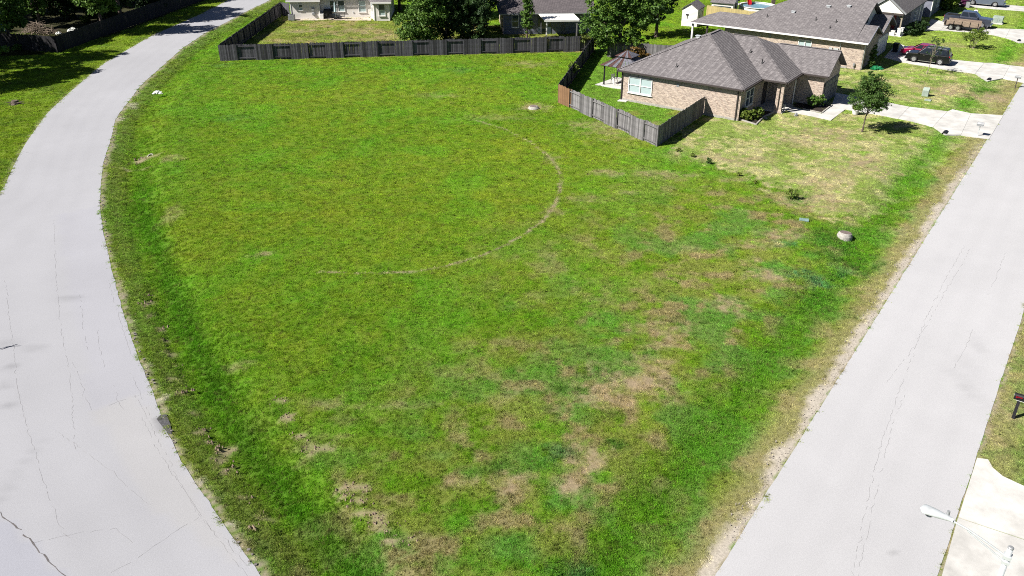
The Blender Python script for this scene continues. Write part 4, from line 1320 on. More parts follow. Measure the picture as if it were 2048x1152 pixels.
MB().box((.0, -.01, 1.3), (.12, .1, 2.6)).box((4.0, -.01, 1.3), (.12, .1, 2.6)).box((11.9, -1.72, 1.28), (.12, .1, 2.56)).box((14.0, -1.72, 1.28), (.12, .1, 2.56)).build('corner_trim', M['white'], hw)
window(hw, (1.42, -.012, 1.22), 0, .55, .85, 1, [('blind', 'glass')])
window(hw, (5.85, .888, .85), 0, 1.0, 1.55, 1, [('glass', 'glass')])
window(hw, (7.0, .888, .85), 0, 1.0, 1.55, 1, [('blind', 'glass')])
window(hw, (9.95, .888, .75), 0, 1.1, 1.6, 1, 'blind')
window(hw, (11.52, -.55, .95), R(-73), .8, 1.45, 1, 'blind')
window(hw, (13.0, -1.712, .70), 0, .95, 1.6, 1, [('blind', 'glass')])
for z in (.72, 1.32):
    MB().lathe([(.24, 0), (.24, -.10), (.20, -.16), (.0, -.17)], (3.15, -.02, z), 16, 'y').build('electric_meter', M['grey'], hw)
MB().box((8.6, .86, .75), (.14, .08, .16)).build('wall_outlet', M['galv'], hw)
pt = tag(link('patio', None), kind='structure')
pt.location = OWH
pt.rotation_euler = (0, 0, RZW)
for x0, x1 in ((.0, 3.9), (3.92, 7.6), (7.62, 11.3)):
    MB().prism([(x0, -.95 if x0 < 7 else -1.3), (x1, -1.1 if x0 < 7 else -1.55), (x1, .87 if x0 > 3.9 else -.02), (x0, .87 if x0 > 3.9 else -.02)], -.15, .05).build('slab', M['patio'], pt)


def wl(x, y, z=0):
    c, s = math.cos(RZW), math.sin(RZW)
    return (OWH[0] + x * c - y * s, OWH[1] + x * s + y * c, z)


# ---- the blue-grey house with the patio cover
OM = (-1.12, 113.73, 0)
RZM = R(4.0)
hm = thing('siding_house', 'blue grey sided house under the trees with a white patio cover beside it', 'house', OM, RZM)
HM = 2.75
MB().prism([(0, 0), (11.5, 0), (11.5, 9), (0, 9)], 0, HM).build('wall', M['siding_blue'], hm)
MB().box((-.03, 4.5, HM / 2), (.06, 9.0, HM)).build('brick_side', M['brick'], hm)
MB().shell([[(-.6, -.5, HM + .02), (12, -.5, HM + .02), (12, 5.0, HM + 3.0), (4.5, 5.0, HM + 3.0)], [(-.6, 10.5, HM + .02), (-.6, -.5, HM + .02), (4.5, 5.0, HM + 3.0)], [(12, 10.5, HM + .02), (-.6, 10.5, HM + .02), (4.5, 5, HM + 3.0), (12, 5, HM + 3.0)]], .15).build('roof', M['shingle_dark'], hm)
gutter(hm, (-.6, -.56), (12, -.56), HM - .06, 'grey', s=.11)
window(hm, (1.55, -.012, .9), 0, .95, 1.6, 1, 'glass')
MB().box((5.4, -.03, 1.02), (1.7, .06, 2.04)).build('patio_door', M['glass'], hm)
pc_ = thing('patio_cover', 'white ribbed patio cover on two braced posts beside the blue grey house', 'patio cover', (4.39, 111.32, 0), RZM)
A_ = Vector((4.39, 111.32, 0))
Wc = (Vector((7.68, 113.42, 0)) - A_).length
for i in range(14):
    x0 = -.35 + i * (Wc + .7) / 14
    x1 = x0 + (Wc + .7) / 14 - .015
    MB().add([(x0, -.5, 2.42), (x1, -.5, 2.42), (x1 - .9 + .35, 2.9, 2.72), (x0 - .9 + .35, 2.9, 2.72), (x0, -.5, 2.36), (x1, -.5, 2.36), (x1 - .55, 2.9, 2.66), (x0 - .55, 2.9, 2.66)],
             [(0, 1, 2, 3), (7, 6, 5, 4), (0, 4, 5, 1), (1, 5, 6, 2), (2, 6, 7, 3), (3, 7, 4, 0)]).build('roof_panel', M['white'], pc_)
MB().box((Wc / 2, -.46, 2.27), (Wc + .6, .1, .16)).build('beam', M['white'], pc_)
for x in (0, Wc):
    p = MB().box((0, 0, 1.1), (.15, .15, 2.2)).build('post', M['white'] if x == 0 else M['wood'], pc_, loc=(x, -.46 + .1, 0))
    MB().beam((0, 0, 1.75), (.45 if x == 0 else -.45, 0, 2.2), .09, .09).build('brace', M['wood'], p)
for x in (.5, Wc - .4):
    MB().box((0, 0, 1.1), (.12, .12, 2.2)).build('rear_post', M['wood'], pc_, loc=(x - .9, 2.6, 0))

# ---- sheds
OS = LW(0, 0)
sp = (23.22, 119.35, 0)
sq = (25.16, 118.36, 0)
ws = math.hypot(sq[0] - sp[0], sq[1] - sp[1])
sh = thing('garden_shed', 'tall white garden shed with a gable front and grey roof', 'shed', sp, math.atan2(sq[1] - sp[1], sq[0] - sp[0]))
MB().add([(0, 0, 0), (ws, 0, 0), (ws, 0, 2.35), (ws / 2, 0, 3.05), (0, 0, 2.35), (0, 3.0, 0), (ws, 3.0, 0), (ws, 3.0, 2.35), (ws / 2, 3.0, 3.05), (0, 3.0, 2.35)],
         [(0, 1, 2, 3, 4), (9, 8, 7, 6, 5), (1, 6, 7, 2), (0, 4, 9, 5), (2, 7, 8, 3), (3, 8, 9, 4), (0, 5, 6, 1)]).build('wall', M['siding'], sh)
MB().shell([[(-.15, -.15, 2.31), (-.15, 3.15, 2.31), (ws / 2, 3.15, 3.12), (ws / 2, -.15, 3.12)][::-1], [(ws + .15, -.15, 2.31), (ws + .15, 3.15, 2.31), (ws / 2, 3.15, 3.12), (ws / 2, -.15, 3.12)]], .08).build('roof', M['shingle'], sh)
MB().box((ws + .02, 1.1, 1.2), (.05, .12, .5)).build('hinge', M['black'], sh)
MB().box((ws + .02, 2.5, 1.5), (.05, .45, .6)).build('window', M['glass'], sh)
MB().box((.75, -.03, 1.55), (.4, .05, .14)).tube((.75, -.04, 1.05), (.75, -.04, 1.5), .03).build('wall_ornament', M['black'], sh)
s2p, s2q = (28.85, 126.99, 0), (31.63, 125.50, 0)
w2 = math.hypot(s2q[0] - s2p[0], s2q[1] - s2p[1])
s2 = thing('low_shed', 'long low white outbuilding behind the yellow fence', 'shed', s2p, math.atan2(s2q[1] - s2p[1], s2q[0] - s2p[0]))
MB().add([(0, 0, 0), (w2, 0, 0), (w2, 2.6, 0), (0, 2.6, 0), (0, 0, 1.9), (w2, 0, 1.9), (w2, 2.6, 1.9), (0, 2.6, 1.9), (w2, 1.3, 2.5), (0, 1.3, 2.5)],
         [(0, 1, 5, 4), (2, 3, 7, 6), (1, 2, 6, 8, 5), (3, 0, 4, 9, 7), (3, 2, 1, 0)]).build('wall', M['siding'], s2)
MB().shell([[(-.2, -.2, 1.85), (w2 + .2, -.2, 1.85), (w2 + .2, 1.3, 2.56), (-.2, 1.3, 2.56)], [(w2 + .2, 2.8, 1.85), (-.2, 2.8, 1.85), (-.2, 1.3, 2.56), (w2 + .2, 1.3, 2.56)]], .08).build('roof', M['shingle'], s2)
MB().box((w2 + .02, 1.3, 1.0), (.05, .7, 1.4)).build('door', M['black'], s2)
MB().box((w2 / 2, -.02, 1.3), (w2 - .6, .05, .18)).build('slot_window', M['glass'], s2)

# ---- gazebo with its patio and chairs
g0 = (9.71, 88.90, 0)
gz_ = thing('gazebo', 'metal gazebo with a rusty striped two tier roof behind the brick house', 'gazebo', g0, -ANG)
GX, GY, GE = 3.6, 2.9, 2.05
for x, y in ((0, 0), (GX, 0), (GX, GY), (0, GY)):
    p = MB().box((0, 0, GE / 2), (.12, .12, GE)).box((0, 0, .04), (.24, .24, .08)).build('post', M['black'], gz_, loc=(x, y, 0))
MB().beam((0, 0, GE), (GX, 0, GE), .1, .14).beam((0, GY, GE), (GX, GY, GE), .1, .14).beam((0, .06, GE + .01), (0, GY - .06, GE + .01), .1, .12).beam((GX, .06, GE + .01), (GX, GY - .06, GE + .01), .1, .12).build('beam', M['black'], gz_)


def tier(x0, y0, x1, y1, z0, tx0, ty0, tx1, ty1, z1, n, name):
    r = random.Random(5)
    sides = [((x0, y0), (x1, y0), (tx0, ty0), (tx1, ty0)), ((x1, y0), (x1, y1), (tx1, ty0), (tx1, ty1)), ((x1, y1), (x0, y1), (tx1, ty1), (tx0, ty1)), ((x0, y1), (x0, y0), (tx0, ty1), (tx0, ty0))]
    for k, (a, b, c, d) in enumerate(sides):
        for i in range(n):
            f0, f1 = i / n + .006, (i + 1) / n - .006
            L_ = lambda p, q, t: (p[0] + (q[0] - p[0]) * t, p[1] + (q[1] - p[1]) * t)
            p0, p1, q0, q1 = L_(a, b, f0), L_(a, b, f1), L_(c, d, f0), L_(c, d, f1)
            lift = .02 * (i % 2)
            m = M['rust'] if (k == 3 and i % 3 != 1) or (k == 0 and i < 5 and i % 2 == 0) else M['steel']
            MB().add([(*p0, z0 + lift), (*p1, z0 + lift), (*q1, z1 + lift), (*q0, z1 + lift), (*p0, z0 - .03), (*p1, z0 - .03), (*q1, z1 - .03), (*q0, z1 - .03)],
                     [(0, 1, 2, 3), (7, 6, 5, 4), (0, 4, 5, 1), (1, 5, 6, 2), (2, 6, 7, 3), (3, 7, 4, 0)]).build(name, m, gz_)


tier(-.4, -.4, GX + .4, GY + .4, GE + .08, 1.0, .75, GX - 1.0, GY - .75, GE + .85, 9, 'roof_panel')
tier(.8, .55, GX - .8, GY - .55, GE + 1.0, GX / 2 - .15, GY / 2 - .1, GX / 2 + .15, GY / 2 + .1, GE + 1.45, 5, 'roof_panel')
MB().box((GX / 2, GY / 2, GE + .92), (1.5, 1.3, .12)).build('roof_vent', M['black'], gz_)
pt2 = tag(link('patio', None), kind='structure')
pt2.location = g0
pt2.rotation_euler = (0, 0, -ANG)
MB().prism([(-.75, -.6), (5.5, -.6), (5.5, 3.6), (-.3, 3.4)], -.15, .05).build('slab', M['concrete'], pt2)


def gl(x, y, z=0.05):
    return (g0[0] + E1[0] * x + E2[0] * y, g0[1] + E1[1] * x + E2[1] * y, z)

# ------------------------------------------------------------------ trees and shrubs
def leaf_cloud(blobs, nclump, nleaf, size, seed, rc=.16, shellbias=.45, up=.5):
    r = np.random.default_rng(seed)
    vol = np.array([b[3] * b[4] * b[5] for b in blobs]) ** .72
    pick = r.choice(len(blobs), nclump, p=vol / vol.sum())
    B = np.array(blobs, float)[pick]
    d = r.normal(size=(nclump, 3))
    d /= np.linalg.norm(d, axis=1)[:, None]
    rad = r.uniform(0, 1, nclump) ** shellbias
    c = B[:, :3] + d * B[:, 3:6] * rad[:, None]
    cr = (B[:, 3:6].mean(1) * rc * r.uniform(.6, 1.5, nclump))
    ctone = r.uniform(0, 1, nclump)
    n = nclump * nleaf
    ci = np.repeat(np.arange(nclump), nleaf)
    off = r.normal(size=(n, 3))
    off /= np.linalg.norm(off, axis=1)[:, None]
    off *= (r.uniform(0, 1, n) ** .45)[:, None]
    p = c[ci] + off * cr[ci][:, None] * np.array([1.15, 1.15, .8])
    p[:, 2] = np.maximum(p[:, 2], .05)
    nrm = off * .7 + r.normal(size=(n, 3)) * .55 + np.array([0, 0, up])
    nrm /= np.linalg.norm(nrm, axis=1)[:, None]
    a = np.cross(nrm, r.normal(size=(n, 3)))
    a /= np.linalg.norm(a, axis=1)[:, None] + 1e-9
    b = np.cross(nrm, a)
    s = size * r.uniform(.6, 1.4, n)[:, None]
    v = np.empty((n, 4, 3))
    v[:, 0] = p - a * s * .9
    v[:, 1] = p - b * s * .5
    v[:, 2] = p + a * s * .9
    v[:, 3] = p + b * s * .5
    tone = np.clip(.55 * ctone[ci] + .45 * r.uniform(0, 1, n) , 0, 1)
    return v.reshape(-1, 3), np.repeat(tone, 4)


def leaf_mesh(name, v, tone, m):
    n = len(v)
    me = bpy.data.meshes.new(name)
    me.vertices.add(n)
    me.vertices.foreach_set('co', v.astype(np.float32).ravel())
    me.loops.add(n)
    me.loops.foreach_set('vertex_index', np.arange(n, dtype=np.int32))
    me.polygons.add(n // 4)
    me.polygons.foreach_set('loop_start', np.arange(0, n, 4, dtype=np.int32))
    me.polygons.foreach_set('loop_total', np.full(n // 4, 4, np.int32))
    me.materials.append(m)
    me.update(calc_edges=True)
    a = me.attributes.new('tone', 'FLOAT', 'POINT')
    a.data.foreach_set('value', tone.astype(np.float32))
    return me


def limbs(mb, r, base, h, r0, blobs, lean=(0, 0), nb=6):
    """tapered trunk with limbs reaching into the crown"""
    pts = [Vector(base)]
    k = 6
    for i in range(1, k + 1):
        t = i / k
        pts.append(Vector((base[0] + lean[0] * t + r.uniform(-.04, .04) * h * .15, base[1] + lean[1] * t + r.uniform(-.04, .04) * h * .15, base[2] + h * t)))
    for i in range(k):
        ra, rb = r0 * (1 - .75 * i / k), r0 * (1 - .75 * (i + 1) / k)
        if i == 0:
            ra *= 1.35
        mb.tube(pts[i], pts[i + 1], ra, rb, 8, caps=False)
    for j in range(nb):
        b = blobs[j % len(blobs)]
        t = r.uniform(.35, .9)
        i = min(k - 1, int(t * k))
        s = pts[i].lerp(pts[i + 1], t * k - i)
        e = Vector((b[0] + r.uniform(-.7, .7) * b[3], b[1] + r.uniform(-.7, .7) * b[4], b[2] + r.uniform(-.3, .6) * b[5]))
        mid = s.lerp(e, .5) + Vector((0, 0, .12 * (e - s).length))
        rr_ = r0 * (1 - .7 * t) * .6
        mb.tube(s, mid, rr_, rr_ * .65, 6, caps=False)
        mb.tube(mid, e, rr_ * .65, rr_ * .2, 6, caps=False)


def tree(name, label, loc, h, r0, blobs, ncl, nl, size, leafm, seed, cat='tree', bark='bark', lean=(0, 0), nb=7, rc=.16, sb=.45, group=None, stems=1):
    root = thing(name, label, cat, loc, 0, group)
    r = random.Random(seed)
    mb = MB()
    for s_ in range(stems):
        b0 = (0, 0, -.1) if stems == 1 else (r.uniform(-.12, .12), r.uniform(-.12, .12), -.1)
        ln = lean if stems == 1 else (r.uniform(-.6, .6), r.uniform(-.6, .6))
        limbs(mb, r, b0, h, r0, blobs, ln, nb)
    mb.build('trunk', M[bark], root, smooth=True)
    v, t = leaf_cloud(blobs, ncl, nl, size, seed, rc, sb)
    link('crown', leaf_mesh('crown', v, t, M[leafm]), root)
    return root


def copy_tree(src, loc, rz, sc, label):
    o = src.copy()
    COL.objects.link(o)
    o.location, o.rotation_euler, o.scale = loc, (0, 0, rz), (sc, sc, sc)
    o['label'] = label
    for ch in list(src.children):
        c = ch.copy()
        COL.objects.link(c)
        c.parent = o
    return o


# big leafy tree by the white house
tree('oak_tree', 'broad leafy green tree beside the white house, lit on its street side', (-10.84, 107.03, 0), 5.0, .22,
     [(-.6, 0, 2.6, 3.1, 2.6, 2.5), (.6, .6, 4.8, 2.8, 2.6, 2.4), (-1.2, -.6, 1.6, 2.0, 1.6, 1.5), (0, .5, 6.8, 2.2, 2.0, 1.8)], 300, 62, .15, 'leaf_mid', 21, rc=.20)
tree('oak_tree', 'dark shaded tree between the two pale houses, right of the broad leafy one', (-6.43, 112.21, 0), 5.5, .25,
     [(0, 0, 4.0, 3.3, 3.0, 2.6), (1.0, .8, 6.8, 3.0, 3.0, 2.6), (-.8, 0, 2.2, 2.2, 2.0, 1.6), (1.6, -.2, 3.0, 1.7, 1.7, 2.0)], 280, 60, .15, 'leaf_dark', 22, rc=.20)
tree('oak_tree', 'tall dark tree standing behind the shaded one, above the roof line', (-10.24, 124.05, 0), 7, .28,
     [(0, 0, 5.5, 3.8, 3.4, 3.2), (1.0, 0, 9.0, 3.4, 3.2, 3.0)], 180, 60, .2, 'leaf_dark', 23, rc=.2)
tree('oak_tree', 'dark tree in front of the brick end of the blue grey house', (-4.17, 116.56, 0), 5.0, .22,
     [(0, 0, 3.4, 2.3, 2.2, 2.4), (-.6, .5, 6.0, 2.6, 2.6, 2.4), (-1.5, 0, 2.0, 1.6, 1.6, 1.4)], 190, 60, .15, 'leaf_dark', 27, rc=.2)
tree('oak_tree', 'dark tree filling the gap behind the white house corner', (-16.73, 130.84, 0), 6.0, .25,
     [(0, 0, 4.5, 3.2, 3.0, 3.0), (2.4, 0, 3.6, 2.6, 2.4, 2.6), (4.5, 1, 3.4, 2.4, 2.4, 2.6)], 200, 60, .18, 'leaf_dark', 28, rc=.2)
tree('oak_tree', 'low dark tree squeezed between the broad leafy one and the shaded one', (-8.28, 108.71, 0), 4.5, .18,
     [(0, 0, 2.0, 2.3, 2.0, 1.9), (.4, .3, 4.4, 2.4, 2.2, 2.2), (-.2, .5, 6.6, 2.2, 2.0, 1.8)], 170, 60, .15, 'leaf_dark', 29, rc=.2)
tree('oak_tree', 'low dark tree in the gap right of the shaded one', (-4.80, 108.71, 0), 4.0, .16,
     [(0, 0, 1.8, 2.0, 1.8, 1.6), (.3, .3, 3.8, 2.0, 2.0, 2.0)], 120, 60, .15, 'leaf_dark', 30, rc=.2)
tree('columnar_tree', 'slim columnar tree with bare trunk base between house window and patio cover', (1.93, 110.73, 0), 5.2, .11,
     [(0, 0, 2.0, .72, .72, 1.1), (.05, 0, 3.3, .85, .85, 1.3), (0, .05, 4.7, .75, .75, 1.3), (0, 0, 6.0, .5, .5, 1.1)], 150, 46, .10, 'leaf_mid', 24, rc=.22, sb=.6)
tree('oak_tree', 'large yellow-green tree overhanging the meeting of three fences', (12.75, 101.75, 0), 5.5, .30,
     [(-2.6, -.4, 3.4, 2.5, 2.4, 2.3), (-1.2, .6, 5.8, 2.9, 2.6, 2.3), (1.6, .4, 4.6, 2.9, 2.7, 2.6), (3.6, .8, 5.4, 2.2, 2.3, 2.2), (.4, .4, 7.6, 2.6, 2.4, 2.0), (-1.9, -1.4, 2.2, 2.0, 1.4, 1.0), (1.2, -.4, 2.0, 2.2, 1.8, 1.2)], 420, 62, .15, 'leaf_mid', 25, rc=.18)
tree('oak_tree', 'dark tree behind the yellow-green one, next to the white shed', (18.72, 112.21, 0), 5.5, .25,
     [(-.4, 0, 4.4, 2.6, 2.6, 2.3), (-1.0, .4, 6.8, 2.6, 2.4, 2.2), (-1.6, -.4, 2.6, 1.8, 1.8, 1.5)], 190, 60, .16, 'leaf_dark', 26, rc=.2)
v_, t_ = leaf_cloud([(0, 0, 1.5, 1.4, .45, .6), (1.0, .1, 1.1, .8, .4, .7), (-.9, -.1, 1.7, .8, .4, .3)], 60, 40, .10, 31, .28)
vine = thing('vine', 'yellowing vine spilling over the end of the long fence', 'vine', (GN[0] - .6, GN[1] - .1, 0))
MB().tube((.3, 0, 0), (.2, .05, 1.9), .03, .02).build('stem', M['bark'], vine)
link('foliage', leaf_mesh('foliage', v_, t_, M['leaf_yellow']), vine)
v_, t_ = leaf_cloud([(0, 0, 1.5, .7, .5, .6)], 26, 40, .10, 32, .3)
vine = thing('vine', 'small green vine topping the shadowed fence run', 'vine', (6.55, 90.6, 0))
MB().tube((0, 0, 0), (0, .05, 1.7), .03, .02).build('stem', M['bark'], vine)
link('foliage', leaf_mesh('foliage', v_, t_, M['leaf_lime']), vine)
tree('red_shrub', 'rusty leaved shrub behind the gazebo by the shaded fence', (13.87, 99.29, 0), 1.0, .05, [(0, 0, .9, 1.3, .8, .8), (1.4, .2, .7, 1.0, .7, .6)], 46, 40, .11, 'leaf_rust', 33, cat='shrub', nb=4, rc=.25)

# young lawn tree of the near brick house
tree('young_tree', 'young round headed tree on the front lawn beside the near driveway', (31.25, 73.02, 0), 4.0, .075,
     [(.1, 0, 2.7, 1.8, 1.8, .8), (.3, 0, 3.4, 1.85, 1.75, .9), (.15, .1, 4.3, 1.3, 1.3, .8), (.1, 0, 5.0, .6, .6, .5), (1.1, .2, 2.3, .9, .8, .5)], 380, 46, .07, 'leaf_pine', 41, bark='bark', lean=(.2, 0), nb=14, rc=.19, sb=.55)
tree('thin_tree', 'thin sparse tree with a pale trunk in front of the black car', (45.75, 93.34, 0), 3.2, .045,
     [(.35, 0, 2.4, .9, .8, .5), (.6, 0, 3.1, 1.1, 1.0, .5), (.3, 0, 3.7, 1.0, .9, .35), (.2, 0, 1.6, .5, .5, .4)], 52, 17, .07, 'leaf_dark', 42, bark='bark_pale', lean=(.4, 0), nb=22, rc=.22, sb=.5)
tree('small_tree', 'low spreading multi stemmed tree with light green leaves near the third driveway', (56.73, 105.67, 0), 1.2, .035,
     [(0, 0, 1.5, 1.6, 1.4, .55), (.5, .2, 1.9, 1.2, 1.1, .45), (-.8, 0, 1.3, .8, .8, .4)], 78, 38, .085, 'leaf_lime', 43, bark='bark_pale', nb=8, rc=.2, stems=3)
v_, t_ = leaf_cloud([(0, 0, .9, 1.25, 1.2, 1.05)], 150, 40, .10, 44, .16, .3)


def bush(name, label, loc, blobs, ncl, nl, size, leafm, seed, stem=.5, rc=.2, sb=.35, cat='shrub', group=None):
    root = thing(name, label, cat, loc, 0, group)
    r = random.Random(seed)
    mb = MB()
    for i in range(5):
        b = blobs[i % len(blobs)]
        mb.tube((r.uniform(-.1, .1), r.uniform(-.1, .1), -.05), (b[0] + r.uniform(-.4, .4) * b[3], b[1] + r.uniform(-.4, .4) * b[4], b[2] + r.uniform(0, .5) * b[5]), .025, .01, 5)
    mb.build('stem', M['bark'], root)
    v, t = leaf_cloud(blobs, ncl, nl, size, seed, rc, sb)
    link('foliage', leaf_mesh('foliage', v, t, M[leafm]), root)
    return root


bush('round_bush', 'round clipped yellow-green bush on the lawn by the grey sided house', (65.04, 130.84, 0), [(0, 0, 1.2, 1.45, 1.4, 1.25)], 150, 44, .10, 'leaf_lime', 44, rc=.16, sb=.3)
bush('garden_shrub', 'two lobed green shrub under the front windows of the near brick house', (22.17, 76.56, 0), [(-.45, 0, .62, .68, .65, .55), (.55, .15, .62, .60, .6, .6)], 120, 46, .065, 'leaf_lime', 51, rc=.22)
bush('garden_shrub', 'green shrub in the mulch bed beside the garage wall', (29.48, 80.74, 0), [(-.3, 0, .62, .62, .55, .55), (.38, .05, .66, .55, .5, .58)], 110, 46, .065, 'leaf_mid', 52, rc=.22)
bush('columnar_shrub', 'narrow upright evergreen shrub at the corner of the second brick house', (40.48, 95.78, 0), [(0, 0, .7, .42, .42, .7), (0, 0, 1.6, .38, .38, .8), (.05, 0, 2.3, .22, .22, .5)], 110, 40, .06, 'leaf_pine', 53, rc=.3)
bush('garden_shrub', 'leafy shrub in front of the carport house beside the stone piers', (51.98, 113.12, 0), [(0, 0, .75, .9, .8, .75), (.8, .6, .9, .9, .8, .8)], 110, 44, .08, 'leaf_dark', 54, rc=.22)
bush('garden_shrub', 'dark shrub by the wall of the carport house, right of the leafy one', (54.61, 115.92, 0), [(0, 0, .7, 1.0, .8, .7)], 70, 44, .08, 'leaf_dark', 55, rc=.24)
bush('flowering_bush', 'purple flowering bush in the shade beyond the round bush', (68.37, 133.67, 0), [(0, 0, .7, .9, .8, .7)], 60, 40, .09, 'leaf_purple', 56, rc=.25)
bush('yard_seedling', 'small dark green tuft on the lot line nearest the sharp fence corner', (15.87, 64.82, 0), [(0, 0, .28, .20, .2, .26)], 22, 26, .05, 'leaf_pine', 61, rc=.4, group='small plants along the lot line')
bush('yard_seedling', 'tiny low tuft in the dry grass, right below the fence corner', (13.97, 67.83, 0), [(0, 0, .15, .22, .2, .14)], 14, 22, .05, 'leaf_yellow', 62, rc=.4, group='small plants along the lot line')
bush('yard_seedling', 'small tuft in dry grass between the lowest tuft and the dark green one', (14.93, 66.48, 0), [(0, 0, .18, .2, .2, .17)], 14, 22, .05, 'leaf_lime', 63, rc=.4, group='small plants along the lot line')
bush('yard_seedling', 'tiny yellow green tuft halfway along the lot line', (17.70, 62.14, 0), [(0, 0, .14, .18, .16, .14)], 12, 22, .05, 'leaf_yellow', 64, rc=.4, group='small plants along the lot line')
bush('yard_seedling', 'tiny yellowish tuft right of the halfway one on the lot line', (18.55, 60.55, 0), [(0, 0, .14, .14, .14, .13)], 10, 20, .05, 'leaf_yellow', 65, rc=.4, group='small plants along the lot line')
bush('wispy_shrub', 'wispy light green shrub standing in a bare dirt patch', (20.44, 57.47, 0), [(0, 0, .30, .42, .4, .28), (.2, 0, .55, .3, .3, .3), (-.15, .1, .62, .22, .2, .28)], 34, 24, .055, 'leaf_lime', 66, rc=.35)

# woods in the far corner: shade comes from tall trees, many of them above the picture
wa = tree('woodland_tree', 'tall dense tree in the dark woods, above the brush pile', (-71.00, 128.89, 0), 9, .26,
          [(0, 0, 6.5, 3.2, 3.2, 2.6), (1.2, .5, 9.0, 3.0, 3.0, 2.6), (-1.4, -.6, 8.0, 2.6, 2.6, 2.2), (.2, 0, 11.2, 2.2, 2.2, 1.8)], 240, 56, .2, 'leaf_dark', 71, rc=.2, nb=9)
wb = tree('woodland_tree', 'dark tree in the woods leaning over the far end of the road fence', (-59.39, 135.76, 0), 8, .22,
          [(0, 0, 5.4, 3.0, 2.8, 2.8), (.8, 0, 8.2, 2.6, 2.6, 2.4), (-1.0, .4, 3.4, 2.0, 2.0, 1.6)], 210, 56, .19, 'leaf_mid', 72, rc=.2, nb=9)
WOODS = [((-64.84, 133.26, 0), .3, 1.05, wa, 'tall dark tree in the woods, between brush pile and the fence end'),
         ((-73.0, 99.5, 0), 1.5, 1.1, wa, 'tall tree at the wood edge behind the corner fence'),
         ((-57.8, 86.5, 0), 2.3, 1.0, wb, 'dense tree on the verge casting the long shadows over the grass'),
         ((-60.5, 96.5, 0), .9, 1.05, wa, 'tall tree in the woods behind the street fence corner'),
         ((-57.5, 91.5, 0), 4.0, 1.05, wb, 'tree beside the verge whose shadow reaches the near grass'),
         ((-64.0, 118.0, 0), 1.9, 1.0, wb, 'tree hanging over the road fence and shading it'),
         ((-53.8, 114.0, 0), 5.1, 1.15, wb, 'bushy tree pressed against the inside of the road fence'),
         ((-54.5, 121.5, 0), 3.3, 1.2, wa, 'tall tree whose shadow crosses the curved road'),
         ((-53.0, 128.0, 0), 4.4, 1.1, wb, 'tree close to the road fence near the road shadow'),
         ((-54.0, 137.0, 0), .6, 1.0, wa, 'tree behind the road fence at its far end'),
         ((-76.0, 126.0, 0), 2.9, 1.1, wb, 'dark tree deeper in the woods behind the brush pile'),
         ((-66.5, 99.0, 0), 1.0, 1.05, wb, 'dense tree directly behind the corner fence of the woods'),
         ((-68.5, 94.5, 0), 2.6, 1.1, wb, 'dense tree at the verge edge left of the corner fence'),
         ((-62.0, 106.5, 0), 4.9, .95, wb, 'tree inside the fenced woods just behind the fence corner'),
         ((-71.0, 90.0, 0), 3.7, 1.15, wa, 'tallest tree at the left of the verge, standing just outside the picture'),
         ((-80.0, 110.0, 0), .2, 1.15, wb, 'dark tree of the woods beyond the corner fence and blue tarp'),
         ((-66.0, 134.0, 0), 2.2, 1.2, wa, 'dark tree at the back of the woods behind the weeds'),
         ((-58.0, 133.0, 0), 1.2, 1.0, wb, 'dark tree at the back of the woods near the road fence'),
         ((-88.0, 121.0, 0), 5.7, 1.1, wa, 'dark tree deeper in the woods near the blue tarp')]
wc = tree('woodland_tree', 'low bushy thicket tree at the back of the clearing, left of the fence end', (-57.0, 122.0, 0), 5, .16,
          [(0, 0, 1.8, 3.2, 2.0, 1.8), (1.6, .4, 3.6, 2.6, 2.0, 2.2), (-1.8, 0, 4.2, 2.6, 2.0, 2.4), (.2, 0, 6.5, 2.6, 2.2, 2.0)], 260, 50, .19, 'leaf_dark', 75, rc=.2, nb=9)
WOODS += [((-63.5, 124.5, 0), .4, 1.0, wc, 'low bushy thicket tree behind the green weed clump'),
          ((-70.5, 121.0, 0), 2.4, 1.0, wc, 'low bushy thicket tree directly behind the brush pile'),
          ((-78.0, 121.5, 0), 3.4, 1.0, wc, 'low bushy thicket tree behind the blue tarp'),
          ((-52.5, 128.5, 0), 1.1, .9, wc, 'low bushy thicket tree against the far part of the road fence'),
          ((-60.0, 136.0, 0), 5.2, 1.15, wc, 'low bushy thicket tree in the back row of the woods'),
          ((-70.0, 138.0, 0), .0, 1.2, wc, 'low bushy thicket tree in the back row, above the green weeds'),
          ((-84.0, 132.0, 0), 1.9, 1.2, wc, 'low bushy thicket tree in the back row, above the blue tarp')]
for loc, rz, sc, src, lab in WOODS:
    copy_tree(src, loc, rz, sc, lab)
for i, (p, sz, lm, lab) in enumerate((((-69.63, 122.62, 0), 1.2, 'leaf_lime', 'bright weedy bush left of the brush pile in the woods'), ((-72.18, 130.05, 0), 1.6, 'leaf_mid', 'tall green weed clump behind the brush pile'),
                                      ((-70.79, 121.23, 0), .8, 'leaf_mid', 'low weed bush beside the blue tarp'), ((-64.47, 126.24, 0), .9, 'leaf_mid', 'green sapling clump at the back of the sunny clearing'),
                                      ((-59.15, 126.99, 0), 1.0, 'leaf_yellow', 'yellowish bush against the woods by the road fence'), ((-59.52, 121.57, 0), .7, 'leaf_lime', 'small bush in the clearing touching the road fence'),
                                      ((-66.95, 123.33, 0), .7, 'leaf_mid', 'weed bush just behind the brush pile'), ((-60.17, 104.33, 0), .55, 'leaf_mid', 'small bush outside the corner fence in the shade'))):
    bush('weed_bush', lab, p, [(0, 0, .75 * sz, 1.0 * sz, .9 * sz, .75 * sz), (.5 * sz, .3, 1.1 * sz, .6 * sz, .6 * sz, .6 * sz)], 50, 36, .11, lm, 81 + i, rc=.26, sb=.5)
bp = thing('brush_pile', 'heap of dead branches inside the corner of the dark fences', 'brush pile', (-62.82, 114.66, 0))
mb = MB()
